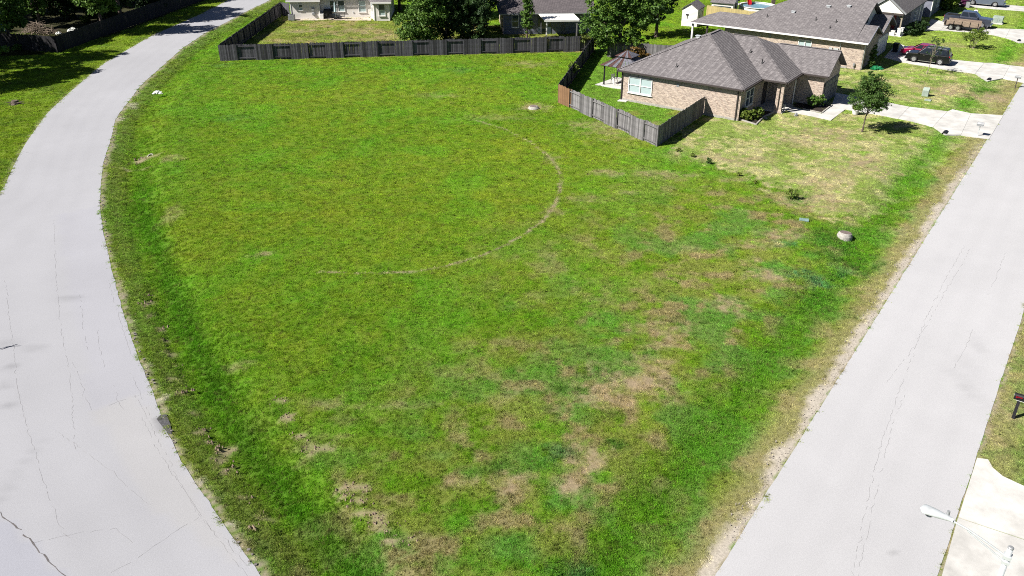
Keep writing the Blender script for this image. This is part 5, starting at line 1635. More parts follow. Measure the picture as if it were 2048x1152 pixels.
r9 = random.Random(9)
for i in range(150):
    a, d = r9.uniform(0, 6.28), r9.uniform(0, 1.6)
    x, y = d * math.cos(a) * 1.5, d * math.sin(a)
    z = max(.05, 1.5 * (1 - d / 1.7)) * r9.uniform(.4, 1)
    b_, l_ = r9.uniform(0, 6.28), r9.uniform(.5, 1.3)
    mb.tube((x - l_ * math.cos(b_), y - l_ * math.sin(b_), max(.02, z - r9.uniform(0, .5))), (x + l_ * math.cos(b_), y + l_ * math.sin(b_), z + r9.uniform(-.1, .3)), .035, .012, 5)
tag(mb.build('branch', M['brush'], bp), kind='stuff')


def lump(name, label, cat, loc, sx, sy, sz, m, seed, rz=0.0, flat=.0):
    """crumpled soft heap"""
    r = np.random.default_rng(seed)
    mb = MB()
    nu, nv = 18, 9
    vs = []
    for j in range(nv + 1):
        ph = (j / nv) * math.pi / 2
        for i in range(nu):
            th = 6.2832 * i / nu
            k_ = 1 + .75 * (r.uniform() - .5) + .25 * math.sin(3 * th + seed)
            vs.append((sx * math.cos(th) * math.cos(ph) * k_, sy * math.sin(th) * math.cos(ph) * k_, sz * math.sin(ph) * (1 + .7 * (r.uniform() - .5))))
    fs = [(j * nu + i, j * nu + (i + 1) % nu, (j + 1) * nu + (i + 1) % nu, (j + 1) * nu + i) for j in range(nv) for i in range(nu)]
    o = mb.add(vs, fs).build(name, M[m], None, loc=loc, rz=rz)
    return tag(o, label, cat)


lump('tarp', 'blue tarp covered heap at the edge of the clearing', 'tarp', (-68.87, 116.56, 0), 1.1, .8, .7, 'blue', 3)
lump('trash_bag', 'white plastic bag lying in the swale by the curved road', 'bag', (-36.20, 85.52, 0), .42, .22, .26, 'bag', 4, .2)
lump('trash_bag', 'white bag of rubbish caught behind the dark road fence', 'bag', (-58.76, 115.92, 0), .55, .35, .4, 'bag', 5, .5)
lump('trash_bag', 'small pale bag left of the rubbish bag behind the road fence', 'bag', (-59.75, 114.04, 0), .32, .26, .28, 'bag', 6, .9)
lump('garden_tarp', 'green crumpled plastic at the corner of the second brick house', 'tarp', (40.93, 95.33, 0), .62, .30, .36, 'green', 7, -.2)
lump('flower_pot_bag', 'small dark pot bag on the grass by the front walk', 'bag', (26.77, 77.81, 0), .16, .14, .26, 'grey', 8)
st = thing('tree_stump', 'weathered stump with broken roots on the far verge', 'stump', (-48.83, 81.76, 0))
mb = MB().lathe([(.55, -.05), (.36, .12), (.30, .34), (.28, .36), (.0, .33)], (0, 0, 0), 14)
for i in range(9):
    a = i * .7
    mb.tube((.25 * math.cos(a), .25 * math.sin(a), .15), (1.0 * math.cos(a), .5 * math.sin(a), .02 + .12 * (i % 3)), .07, .02, 6)
mb.build('wood', M['bark'], st)

# ------------------------------------------------------------------ things set into the grass
def ring_riser(label, loc, r0, r1, h, lid_r, tilt):
    o = thing('manhole', label, 'manhole', loc)
    o.rotation_euler = tilt
    MB().lathe([(r0, -.25), (r0, h * .25), (r1 + .05, h * .85), (r1, h), (lid_r + .02, h), (lid_r + .02, h - .03), (0, h - .03)], (0, 0, 0), 32).build('riser', M['riser'], o, smooth=False)
    MB().lathe([(lid_r, h - .028), (lid_r, h + .012), (lid_r - .03, h + .018), (lid_r - .05, h + .008), (.0, h + .010)], (0, 0, 0), 28).build('lid', M['iron'], o)
    return o


o = ring_riser('pale concrete manhole riser with a rusty lid beside the straight road', (*(22.19, 51.24, 0)[:2], -.12), .50, .385, .30, .36, (R(-5), R(5), 0))
o = ring_riser('concrete manhole in a bare dirt ring in the middle of the field', (*(2.08, 80.24, 0)[:2], -.02), .56, .38, .27, .33, (0, R(-3), 0))
lid = thing('valve_cover', 'pale teal utility cover flush with the grass near the manhole', 'utility cover', (*(20.18, 53.61, 0)[:2], .02))
MB().box((0, 0, .03), (.62, .40, .10), -.3).build('cover', M['teal'], lid, bevel=.015)
MB().box((.12, 0, .085), (.10, .03, .02), -.3).build('handle', M['grey'], lid)
ped = thing('utility_pedestal', 'pale upright utility pedestal with slanted cap on the lawn', 'utility box', (41.84, 84.60, 0), -ANG)
MB().add([(-.3, -.25, 0), (.3, -.25, 0), (.3, .25, 0), (-.3, .25, 0), (-.3, -.25, .62), (.3, -.25, .62), (.3, .12, .88), (-.3, .12, .88), (.3, .25, .80), (-.3, .25, .80)],
         [(3, 2, 1, 0), (0, 1, 5, 4), (4, 5, 6, 7), (7, 6, 8, 9), (2, 3, 9, 8), (1, 2, 8, 6, 5), (3, 0, 4, 7, 9)]).build('cabinet', M['pale_green'], ped, bevel=.02)
MB().box((.305, 0, .36), (.02, .34, .5)).build('door', M['grey'], ped)
ped = thing('meter_vault', 'low grey green vault lid in the lawn in front of the pedestal', 'utility box', (41.44, 82.98, 0), -ANG)
MB().box((0, 0, .04), (.6, .45, .12)).build('lid', M['pale_green'], ped, bevel=.02)
ped = thing('meter_vault', 'flat grey utility lid in the dry grass by the second driveway', 'utility box', (*(46.36, 80.74, 0)[:2], -.13), -ANG)
MB().box((0, 0, .01), (.75, .5, .06)).build('lid', M['iron'], ped, bevel=.02)
tb = thing('transformer_box', 'pale green transformer box in front of the pickup truck', 'utility box', (67.41, 120.88, 0), -ANG)
MB().box((0, 0, .08), (1.5, 1.3, .16)).build('pad', M['concrete'], tb)
MB().add([(-.65, -.5, .16), (.65, -.5, .16), (.65, .5, .16), (-.65, .5, .16), (-.65, -.5, .85), (.65, -.5, .85), (.65, .5, 1.0), (-.65, .5, 1.0)],
         [(0, 1, 5, 4), (1, 2, 6, 5), (2, 3, 7, 6), (3, 0, 4, 7), (4, 5, 6, 7), (3, 2, 1, 0)]).build('cabinet', M['pale_green'], tb, bevel=.03)
MB().box((.0, -.515, .5), (.03, .03, .6)).box((.2, -.52, .5), (.1, .04, .12)).build('door_latch', M['grey'], tb)
inl = thing('pipe_outlet', 'concrete pipe end with a dark mouth above a sandy patch by the curved road', 'drain pipe', (*(-30.27, 67.46, 0)[:2], -.36), -1.9)
inl.rotation_euler = (0, R(-58), -1.9)
MB().lathe([(.27, -.5), (.27, .08), (.20, .08), (.20, -.45), (.27, -.5)], (0, 0, .05), 18, 'x', caps=False).build('pipe', M['riser'], inl)
MB().lathe([(.197, -.40), (.0, -.40)], (0, 0, .05), 18, 'x').build('mouth', M['void'], inl)
MB().lathe([(.198, .0), (.0, .0)], (0, 0, .05), 18, 'x').build('mouth', M['void'], inl)


def culvert(label, loc, r_=.36):
    o = thing('culvert_pipe', label, 'culvert', loc, -ANG)
    MB().lathe([(r_, -.03), (r_, .8), (r_ - .05, .8), (r_ - .05, -.03), (r_, -.03)], (0, 0, 0), 20, 'y', caps=False).build('pipe', M['black'], o)
    MB().lathe([(r_ - .052, .01), (0, .01)], (0, 0, 0), 20, 'y').build('mouth', M['void'], o)
    return o


culvert('dark culvert mouth under the driveway of the near brick house', (*(38.36, 72.46, 0)[:2], -.09), .25)
culvert('dark culvert mouth under the black car driveway', (*(51.24, 90.60, 0)[:2], -.09), .25)
culvert('dark culvert mouth under the pickup truck driveway', (*(64.45, 109.57, 0)[:2], -.09), .25)

pot = thing('planter', 'white planter pot with yellowish leaves beside the near driveway', 'planter', (32.50, 78.28, 0))
MB().lathe([(.20, 0), (.24, .05), (.34, .42), (.37, .44), (.37, .50), (.31, .50), (.30, .42), (0, .42)], (0, 0, 0), 18).build('pot', M['white'], pot)
v_, t_ = leaf_cloud([(0, 0, .72, .42, .4, .26)], 34, 26, .07, 90, .35)
link('foliage', leaf_mesh('foliage', v_, t_, M['leaf_yellow']), pot)
sol = thing('garden_lamp', 'small dark garden ornament by the porch column', 'ornament', (25.95, 79.09, 0))
MB().lathe([(.12, 0), (.12, .12), (.05, .16), (.05, .55), (.13, .60), (.10, .74), (0, .78)], (0, 0, 0), 12).build('stand', M['grey'], sol)
for i, (p, lab) in enumerate((((34.29, 79.41, 0), 'dark stone beside the driveway edge right of the tree crown'), ((23.69, 77.03, 0), 'pale stone at the tip of the shrub bed'))):
    lump('edging_stone', lab, 'stone', p, .16, .12, .12, 'riser' if i else 'grey', 12 + i)
# ------------------------------------------------------------------ mailboxes, street lamp, street sign
def mailbox_body(root, z, m, L=.5, w=.19, h=.22):
    n = 8
    prof = [(-w / 2, 0)] + [(-w / 2 * math.cos(math.pi * i / n), h * .55 + h * .45 * math.sin(math.pi * i / n)) for i in range(n + 1)] + [(w / 2, 0)]
    k_ = len(prof)
    vs = [(-L / 2, y, z + q) for y, q in prof] + [(L / 2, y, z + q) for y, q in prof]
    b = MB().add(vs, [tuple(range(k_)), tuple(range(k_, 2 * k_))[::-1]] + [(i, (i + 1) % k_, k_ + (i + 1) % k_, k_ + i) for i in range(k_)]).build('box', M[m], root)
    vs = [(-L / 2 - .025, y * 1.05, z + q * 1.04) for y, q in prof] + [(-L / 2 + .0, y * 1.05, z + q * 1.04) for y, q in prof]
    d = MB().add(vs, [tuple(range(k_)), tuple(range(k_, 2 * k_))[::-1]] + [(i, (i + 1) % k_, k_ + (i + 1) % k_, k_ + i) for i in range(k_)]).build('door', M[m], root)
    MB().box((-L / 2 - .04, 0, z + h * .62), (.03, .05, .03)).build('handle', M['grey'], d)
    return b


mbx = thing('mailbox', 'black mailbox with red flag on a thick dark post by the road', 'mailbox', (*(23.02, 31.31, 0)[:2], -.03), -ANG)
MB().box((0, 0, .52), (.13, .13, 1.04)).build('post', M['wood_shade_and_black'], mbx)
MB().box((.22, 0, 1.06), (.72, .17, .05)).build('shelf', M['white'], mbx)
b = MB()
mailbox_body(mbx, 1.09, 'black', .66, .24, .27).location = (.12, 0, 0)
for c_ in mbx.children:
    if c_.name.startswith('door'):
        c_.location = (.12, 0, 0)
MB().box((-.02, -.145, 1.26), (.24, .025, .05)).box((-.13, -.147, 1.24), (.07, .026, .09)).build('flag', M['red_dark'], mbx)
mbx = thing('mailbox', 'double grey mailbox on two thin posts by the near driveway', 'mailbox', (41.02, 71.90, 0), -ANG)
for y in (-.12, .12):
    MB().box((0, y, .5), (.045, .045, 1.0)).build('post', M['galv'], mbx)
MB().box((0, 0, .985), (.5, .56, .03)).build('shelf', M['grey'], mbx)
for y in (-.14, .14):
    bb = mailbox_body(mbx, 1.0, 'grey', .5, .2, .22)
    bb.location = (0, y, 0)
for i_, c_ in enumerate([c_ for c_ in mbx.children if c_.name.startswith('door')]):
    c_.location = (0, -.14 + .28 * i_, 0)
mbx = thing('mailbox', 'dark mailbox on one post by the black car driveway', 'mailbox', (52.53, 87.60, 0), -ANG)
MB().box((0, 0, .52), (.08, .08, 1.04)).build('post', M['brown'], mbx)
MB().box((.05, 0, 1.05), (.5, .12, .04)).build('shelf', M['brown'], mbx)
mailbox_body(mbx, 1.07, 'grey', .55, .22, .24)

# street lamp: cobra head on a tapered arm
lp = thing('street_lamp', 'pale grey street lamp with one long arm reaching over the road', 'street lamp', (12.42, 15.42, 0), -ANG)
LH = 8.05
MB().tube((0, 0, 0), (0, 0, LH), .105, .068, 18).build('pole', M['galv'], lp, smooth=True)
MB().lathe([(.072, LH), (.072, LH + .03), (.05, LH + .05), (0, LH + .055)], (0, 0, 0), 16).build('pole_cap', M['grey'], lp)
MB().lathe([(.20, 0), (.20, .06), (.13, .10), (.11, .10)], (0, 0, 0), 18).build('base', M['galv'], lp)
arm = MB()
ap = [(-.06, 0, LH - .28), (-.5, 0, LH - .10), (-1.0, 0, LH + .08), (-1.42, 0, LH + .17)]
for p, q in zip(ap[:-1], ap[1:]):
    arm.tube(p, q, .028, .026, 10)
bp_ = [(-.06, 0, LH - .45), (-.5, 0, LH - .22), (-1.0, 0, LH + .03)]
for p, q in zip(bp_[:-1], bp_[1:]):
    arm.tube(p, q, .022, .020, 10)
arm.box((0, 0, LH - .28), (.19, .19, .10)).box((0, 0, LH - .45), (.19, .19, .08))
arm.build('arm', M['galv'], lp, smooth=False)
# head: an egg-shaped shell, narrow at the arm
hd = MB()
nu, nv = 14, 18
vs = []
for i in range(nu + 1):
    t = i / nu
    x = -1.36 - .80 * t
    wv_ = .065 + .115 * math.sin(min(1, t * 1.05) * math.pi / 2) ** 1.6 if t < .85 else .18 * math.sqrt(max(0, 1 - ((t - .85) / .15) ** 2)) + .004
    hv = .055 + .05 * math.sin(t * math.pi * .8)
    if t >= .85:
        hv *= math.sqrt(max(0.02, 1 - ((t - .85) / .15) ** 2))
    for j in range(nv):
        a = 6.2832 * j / nv
        zz = math.sin(a)
        vs.append((x, wv_ * math.cos(a), LH + .18 + .02 * t + hv * (zz if zz > 0 else .75 * zz)))
fs = [(i * nv + j, i * nv + (j + 1) % nv, (i + 1) * nv + (j + 1) % nv, (i + 1) * nv + j) for i in range(nu) for j in range(nv)]
fs += [tuple(range(nv)), tuple(range(nu * nv, (nu + 1) * nv))[::-1]]
head = hd.add(vs, fs).build('lamp_head', M['galv'], lp, smooth=True)
MB().tube((-1.52, .07, LH + .20), (-1.52, .07, LH + .36), .045, .04, 12).build('photocell', M['grey'], head)
MB().lathe([(.0, -.07), (.10, -.05), (.13, 0)], (-1.92, 0, LH + .12), 14).build('lens', M['glass'], head)

# street name sign beyond the left border: its shadow falls on the road
sg = thing('street_sign', 'street name sign with crossed blades at the road edge', 'street sign', ((-26.20, 37.42, 0)[0] - 2.25, (-26.20, 37.42, 0)[1] - .92, 0))
MB().tube((0, 0, 0), (0, 0, 2.42), .03, n=10).build('post', M['galv'], sg)
MB().box((0, 0, 2.28), (.76, .012, .13), R(44)).build('blade', M['green'], sg)
MB().box((0, 0, 2.46), (.70, .012, .12), R(4)).build('blade', M['green'], sg)

# ------------------------------------------------------------------ yard furniture
def chair(label, loc, rz):
    o = thing('garden_chair', label, 'chair', loc, rz)
    MB().box((0, 0, .42), (.50, .48, .04)).build('seat', M['white'], o)
    bk = MB()
    for i in range(5):
        bk.box((-.2 + i * .1, .25, .68), (.05, .03, .48))
    bk.box((0, .25, .93), (.52, .04, .08)).build('backrest', M['white'], o)
    for x in (-.24, .24):
        MB().box((x, 0, .62), (.06, .5, .04)).build('armrest', M['white'], o)
        for y in (-.22, .24):
            MB().box((x, y, .31), (.05, .05, .62)).build('leg', M['white'], o)
    return o


chair('white plastic garden chair under the gazebo', gl(.75, .9), .6)
tc = thing('toy_chair', 'orange plastic toy chair under the gazebo beside the white chair', 'toy', gl(1.75, 1.3), .3)
MB().box((0, 0, .2), (.42, .42, .4)).build('seat', M['orange'], tc, bevel=.04)
MB().box((0, .2, .5), (.42, .08, .5)).build('backrest', M['orange'], tc, bevel=.03)
tc = thing('toy_table', 'blue plastic toy table under the gazebo next to the house corner', 'toy', gl(2.4, 1.1), .1)
MB().box((0, 0, .56), (.9, .7, .10)).build('tabletop', M['blue'], tc, bevel=.03)
for x in (-.35, .35):
    for y in (-.25, .25):
        MB().box((x, y, .255), (.08, .08, .51)).build('leg', M['blue'], tc)
# white house patio
ac = thing('air_conditioner', 'grey air conditioner unit at the corner of the white house', 'air conditioner', wl(.15, -.75, .0), RZW)
MB().box((0, 0, .40), (.85, .75, .80)).build('casing', M['grey'], ac, bevel=.03)
MB().lathe([(.32, .805), (.30, .83), (.0, .83)], (0, 0, 0), 16).build('fan_grille', M['black'], ac)
gr = thing('grill', 'black covered grill standing in the corner of the white house patio', 'grill', wl(5.05, .35, .05), RZW)
MB().box((0, 0, .5), (1.15, .55, 1.0)).lathe([(.28, -.5), (.28, .5)], (0, 0, 1.0), 14, 'x').build('cover', M['black'], gr)
sk = thing('cooler', 'white cooler left of the black grill on the patio', 'cooler', wl(4.28, -.1, .05), RZW)
MB().box((0, 0, .3), (.5, .42, .58)).build('body', M['white'], sk, bevel=.03)
MB().box((0, 0, .63), (.53, .45, .08)).build('lid', M['white'], sk, bevel=.02)
pu = thing('patio_umbrella', 'closed pale umbrella standing through a dark patio table', 'umbrella', wl(6.25, -.35, .05), RZW)
MB().tube((0, 0, 0), (0, 0, 2.45), .025, n=10).build('pole', M['galv'], pu)
MB().lathe([(.05, .95), (.17, 1.0), (.13, 1.5), (.08, 2.1), (.0, 2.42)], (0, 0, 0), 12).build('canopy', M['fabric'], pu)
MB().lathe([(.28, 0), (.28, .08), (.05, .12)], (0, 0, 0), 14).build('base', M['black'], pu)
ptb = thing('patio_table', 'dark low patio table around the closed umbrella', 'table', wl(6.25, -.35, .05), RZW)
MB().lathe([(.55, .62), (.55, .66), (.04, .66), (.04, .62), (.55, .62)], (0, 0, 0), 20, caps=False).build('tabletop', M['car_glass'], ptb)
for i in range(4):
    a = i * math.pi / 2 + .6
    MB().tube((.48 * math.cos(a), .48 * math.sin(a), 0), (.35 * math.cos(a), .35 * math.sin(a), .62), .02, n=6).build('leg', M['black'], ptb)
for x, y, rz, lab in ((7.3, -.3, -1.4, 'dark patio chair right of the umbrella table'), (5.45, -.75, 1.0, 'dark patio chair left of the umbrella table')):
    o = thing('patio_chair', lab, 'chair', wl(x, y, .05), rz)
    MB().box((0, 0, .38), (.48, .48, .04)).build('seat', M['black'], o)
    MB().box((0, .23, .66), (.48, .04, .5)).build('backrest', M['black'], o)
    for sx_ in (-.22, .22):
        for sy_ in (-.22, .22):
            MB().box((sx_, sy_, .18), (.03, .03, .36)).build('leg', M['black'], o)
# pool and toys behind the second house
PO = (35.75, 128.12, 0)
pl_ = thing('pool', 'round above ground pool with white rim behind the second brick house', 'pool', PO)
MB().lathe([(2.6, 0), (2.6, 1.15), (2.5, 1.15), (2.5, .1)], (0, 0, 0), 36).build('wall', M['white'], pl_)
MB().lathe([(2.72, 1.16), (2.72, 1.20), (2.42, 1.20), (2.42, 1.16), (2.72, 1.16)], (0, 0, 0), 36, caps=False).build('rim', M['white'], pl_)
MB().prism([(2.49 * math.cos(i * math.pi / 18), 2.49 * math.sin(i * math.pi / 18)) for i in range(36)], .12, .98).build('water', M['pool_blue'], pl_)
sl = thing('pool_slide', 'red slide standing over the pool rim', 'slide', (PO[0] - .7, PO[1] + 2.2, 0))
MB().beam((0, .9, 2.5), (0, -.8, 1.0), .5, .06).beam((-.25, .9, 2.6), (-.25, -.8, 1.1), .05, .2).beam((.25, .9, 2.6), (.25, -.8, 1.1), .05, .2).build('chute', M['red'], sl)
for x in (-.22, .22):
    MB().tube((x, 1.3, 0), (x, .95, 2.55), .035, n=8).build('leg', M['red'], sl)
MB().beam((-.2, 1.2, .8), (.2, 1.2, .8), .05, .05).beam((-.2, 1.1, 1.5), (.2, 1.1, 1.5), .05, .05).build('rung', M['red'], sl)
lad = thing('pool_ladder', 'yellow ladder leaning on the pool wall', 'ladder', (PO[0] - 2.5, PO[1] - 1.0, 0), .5)
for x in (-.28, .28):
    MB().tube((x, -.4, 0), (x, .25, 1.6), .045, n=8).build('rail', M['yellow'], lad)
for i in range(4):
    MB().box((0, -.30 + .14 * i, .25 + .34 * i), (.56, .12, .04)).build('step', M['yellow'], lad)
gym = thing('play_frame', 'dark wooden play post beside the pool', 'post', (PO[0] + 2.9, PO[1] + 2.0, 0))
MB().box((0, 0, 1.1), (.5, .4, 2.2)).beam((-1.2, 0, 2.25), (.3, 0, 2.1), .12, .12).build('frame', M['bark'], gym)
# bins and barrow-size things along the drives
bn = thing('wheelie_bin', 'dark wheeled bin beside the garage of the second brick house', 'bin', (46.44, 103.81, 0), -ANG)
MB().add([(-.25, -.28, .08), (.25, -.28, .08), (.25, .28, .08), (-.25, .28, .08), (-.31, -.36, 1.0), (.31, -.36, 1.0), (.31, .36, 1.0), (-.31, .36, 1.0)],
         [(0, 1, 5, 4), (1, 2, 6, 5), (2, 3, 7, 6), (3, 0, 4, 7), (4, 5, 6, 7), (3, 2, 1, 0)]).build('body', M['black'], bn)
MB().box((0, 0, 1.04), (.66, .78, .08)).build('lid', M['black'], bn, bevel=.02)
for y in (-.25, .25):
    MB().lathe([(.1, -.04), (.1, .04)], (-.28, y, .1), 12, 'y').build('wheel', M['rubber'], bn)
bn = thing('grey_bin', 'grey bin standing by the top driveway near the purple bush', 'bin', (68.98, 132.85, 0), -ANG)
MB().box((0, 0, .45), (.55, .5, .9)).build('body', M['grey'], bn, bevel=.03)
MB().box((0, 0, .93), (.6, .55, .07)).build('lid', M['black'], bn)


# ------------------------------------------------------------------ vehicles
def arch(cx, r_, z0, n=9):
    return [(cx + r_ * math.cos(math.pi - math.pi * i / n), z0 + r_ * math.sin(math.pi - math.pi * i / n)) for i in range(n + 1)]


def side_extrude(mb, prof, w, inset=.05, crown=.07):
    """side profile (x, z) swept across the width, pulled in at the flanks"""
    cx = sum(p[0] for p in prof) / len(prof)
    zs = [p[1] for p in prof]
    z0, z1 = min(zs), max(zs)
    layers = []
    for y, k_ in ((-w / 2 + .02, 1), (-w / 2 + crown * .6, .4), (-w / 2 + crown * 2, 0), (w / 2 - crown * 2, 0), (w / 2 - crown * .6, .4), (w / 2 - .02, 1)):
        layers.append([(x - math.copysign(inset * k_ * min(1, abs(x - cx)), x - cx), y, z - inset * k_ * ((z - z0) / (z1 - z0)) ** 2) for x, z in prof])
    n = len(prof)
    vs = [p for l in layers for p in l]
    fs = [tuple(range(n)), tuple(range((len(layers) - 1) * n, len(layers) * n))[::-1]]
    for j in range(len(layers) - 1):
        for i in range(n):
            fs.append((j * n + i, (j + 1) * n + i, (j + 1) * n + (i + 1) % n, j * n + (i + 1) % n))
    return mb.add(vs, fs)


def wheel(root, x, y, r_, w=.23, side=1, spokes=5):
    t = MB().lathe([(r_ * .62, -w / 2), (r_ * .93, -w / 2), (r_, -w / 2 + .03), (r_, w / 2 - .03), (r_ * .93, w / 2), (r_ * .62, w / 2), (r_ * .62, -w / 2)], (0, 0, 0), 24, 'y', caps=False).build('wheel', M['rubber'], root, loc=(x, y, r_))
    rm = MB()
    rm.lathe([(r_ * .66, side * w * .42), (r_ * .60, side * w * .48), (r_ * .56, side * w * .30), (0, side * w * .26)], (0, 0, 0), 24, 'y')
    for i in range(spokes):
        a = 6.2832 * i / spokes
        rm.beam((.08 * r_ * math.cos(a), side * w * .42, .08 * r_ * math.sin(a)), (r_ * .60 * math.cos(a), side * w * .42, r_ * .60 * math.sin(a)), .06, .08)
    rm.lathe([(r_ * .14, side * w * .30), (r_ * .14, side * w * .50), (0, side * w * .51)], (0, 0, 0), 12, 'y')
    rm.build('rim', M['rim'], t)
    return t


def quad(parent, name, pts, m, off):
    """thin glazed panel set proud of the body along off"""
    o = Vector(off)
    a = [Vector(p) + o for p in pts]
    b = [Vector(p) - o for p in pts]
    n = len(pts)
    return MB().add(a + b, [tuple(range(n)), tuple(range(n, 2 * n))[::-1]] + [(i, (i + 1) % n, n + (i + 1) % n, n + i) for i in range(n)]).build(name, M[m], parent)


def car(label, cat, name, loc, rz, paint, L, W, wb, wr, prof_f, cab, roof_z, pickup=None, rails=False, trunk_glass=True):
    """prof_f: body side outline points above the sills, nose (+x) first; cab: (front base, front top, rear top, rear base) x positions"""
    o = thing(name, label, cat, loc, rz)
    fa, ra = wb / 2, -wb / 2
    sill = wr * .72
    belt = cab[4]
    low = [(-L / 2 + .06, sill + .05)] + arch(ra, wr * 1.2, sill) + arch(fa, wr * 1.2, sill) + [(L / 2 - .10, sill + .05)]
    prof = low + prof_f
    side_extrude(MB(), prof, W).build('body', M[paint], o, bevel=.02)
    MB().box((0, 0, sill + .06), (L - .5, W - .35, .20)).box((fa, 0, wr), (.9, W - .5, .5)).box((ra, 0, wr), (.9, W - .5, .5)).build('underbody', M['void'], o)
    xf0, xf1, xr1, xr0 = cab[:4]
    wb0, wt = W / 2 - .06, W / 2 - .26
    base = [(xf0, -wb0, belt), (xf0, wb0, belt), (xr0, wb0, belt), (xr0, -wb0, belt)]
    top = [(xf1, -wt, roof_z), (xf1, wt, roof_z), (xr1, wt, roof_z), (xr1, -wt, roof_z)]
    MB().add([(p[0], p[1], p[2] - .04) for p in base] + top, [(0, 1, 5, 4), (1, 2, 6, 5), (2, 3, 7, 6), (3, 0, 4, 7), (4, 5, 6, 7), (3, 2, 1, 0)]).build('cabin', M[paint], o, bevel=.05)

    def lerp(p, q, t):
        return tuple(p[i] + (q[i] - p[i]) * t for i in range(3))

    def panel(nm, a, b, c, d, u0, u1, v0, v1, off):
        P0 = lambda u, v: lerp(lerp(a, b, u), lerp(d, c, u), v)
        return quad(o, nm, [P0(u0, v0), P0(u1, v0), P0(u1, v1), P0(u0, v1)], 'car_glass', off)
    panel('windscreen', base[0], base[1], top[1], top[0], .05, .95, .06, .94, (.012, 0, .010))
    panel('rear_window', base[3], base[2], top[2], top[3], .08, .92, .15, .92, (-.012, 0, .006))
    nwin = 2 if pickup else 3
    cuts = {2: (.06, .49, .54, .94), 3: (.05, .36, .40, .68, .72, .95)}[nwin]
    for sgn, (bf, br, tf, tr_) in ((-1, (base[0], base[3], top[0], top[3])), (1, (base[1], base[2], top[1], top[2]))):
        for i in range(nwin):
            panel('side_window', bf, br, tr_, tf, cuts[2 * i], cuts[2 * i + 1], .12, .90, (0, sgn * .012, .004))
        MB().box((xf0 - .18, sgn * (W / 2 + .06), belt + .06), (.14, .18, .14)).build('mirror', M[paint], o, bevel=.03)
        for x in (xf0 * .35, xr0 * .45):
            MB().box((x, sgn * (W / 2 - .012), belt - .14), (.16, .05, .035)).build('door_handle', M['chrome'], o)
        MB().beam((ra + wr * 1.25, sgn * (W / 2 - .05), sill - .02), (fa - wr * 1.25, sgn * (W / 2 - .05), sill - .02), .10, .06).build('side_step', M['chrome'] if not pickup else M['black'], o)
        for x in (fa, ra):
            wheel(o, x, sgn * (W / 2 - .13), wr, .24, sgn, 5)
        MB().box((L / 2 - .16, sgn * (W / 2 - .28), belt - .22), (.24, .36, .16)).build('headlight', M['lamp'], o, bevel=.03)
        MB().box((-L / 2 + .10, sgn * (W / 2 - .17), belt - .14), (.16, .24, .30)).build('taillight', M['red'], o, bevel=.03)
        if rails:
            MB().beam((xf1 - .2, sgn * (wt - .06), roof_z + .05), (xr1 + .2, sgn * (wt - .06), roof_z + .05), .04, .04).build('roof_rail', M['grey'], o)
    MB().box((L / 2 - .05, 0, belt - .25), (.06, W - 1.1, .20)).build('grille', M['chrome'] if pickup else M['black'], o)
    MB().box((L / 2 - .02, 0, sill + .12), (.16, W - .16, .20)).build('bumper', M['chrome'] if pickup else M[paint], o, bevel=.03)
    MB().box((-L / 2 + .02, 0, sill + .14), (.16, W - .16, .20)).build('bumper', M['chrome'] if pickup else M[paint], o, bevel=.03)
    MB().box((-L / 2 - .065, 0, sill + .30), (.02, .34, .16)).build('licence_plate', M['white'], o)
    if pickup:
        x0, x1 = pickup
        MB().box(((x0 + x1) / 2, 0, belt - .03), (x1 - x0, W - .34, .10)).build('bed_floor', M['void'], o)
    return o


def heading(v):
    return math.atan2(v[1], v[0])


H_OUT = -ANG                                   # towards the road along the drives
# black suv: nose towards the house
sv = LW(21.78, 33.95, .04)
car('black sport utility car parked on the drive behind the thin tree', 'car', 'parked_car', sv, H_OUT + math.pi, 'car_black', 4.75, 1.88, 2.80, .37,
    [(2.32, .62), (2.30, .86), (2.10, 1.00), (1.15, 1.08), (-2.20, 1.08), (-2.36, .95), (-2.36, .60)], (1.20, .42, -1.95, -2.28, 1.06), 1.74, rails=True)
rv = LW(20.5, 36.75, .04)
car('red low car parked beside the black one, mostly hidden by it', 'car', 'parked_car', rv, H_OUT + math.pi, 'car_red', 4.55, 1.78, 2.68, .32,
    [(2.24, .55), (2.20, .72), (2.0, .80), (1.05, .92), (-1.75, .95), (-2.22, .90), (-2.27, .55)], (1.05, .25, -1.05, -1.80, .91), 1.42)
tk = LW(21.75, 59.0, .04)
car('dark blue-grey crew cab pickup truck with a black open bed', 'pickup truck', 'pickup_truck', tk, H_OUT, 'car_grey', 6.0, 2.0, 3.75, .43,
    [(2.93, .70), (2.92, 1.12), (2.70, 1.20), (1.35, 1.28), (-1.02, 1.30), (-1.02, .98), (-2.80, .98), (-2.80, 1.30), (-2.96, 1.30), (-2.96, .70)], (1.40, .70, -.85, -1.02, 1.26), 1.93, pickup=(-2.78, -1.05))
o_ = bpy.data.objects['pickup_truck']
for sgn in (-1, 1):
    MB().box((-1.92, sgn * .94, 1.14), (1.78, .10, .34)).build('bed_side', M['car_grey'] if sgn < 0 else M['car_grey'], o_)
MB().box((-2.90, 0, 1.14), (.08, 1.8, .36)).build('tailgate', M['black'], o_)
sv2 = LW(21.1, 77.4, .04)
car('silver blue large vehicle cut by the top of the picture on the farthest drive', 'pickup truck', 'parked_truck', sv2, H_OUT, 'car_silver', 5.6, 1.95, 3.10, .40,
    [(2.72, .68), (2.70, 1.06), (2.5, 1.14), (1.25, 1.22), (-2.55, 1.24), (-2.76, 1.15), (-2.76, .68)], (1.3, .55, -2.2, -2.6, 1.20), 1.86)

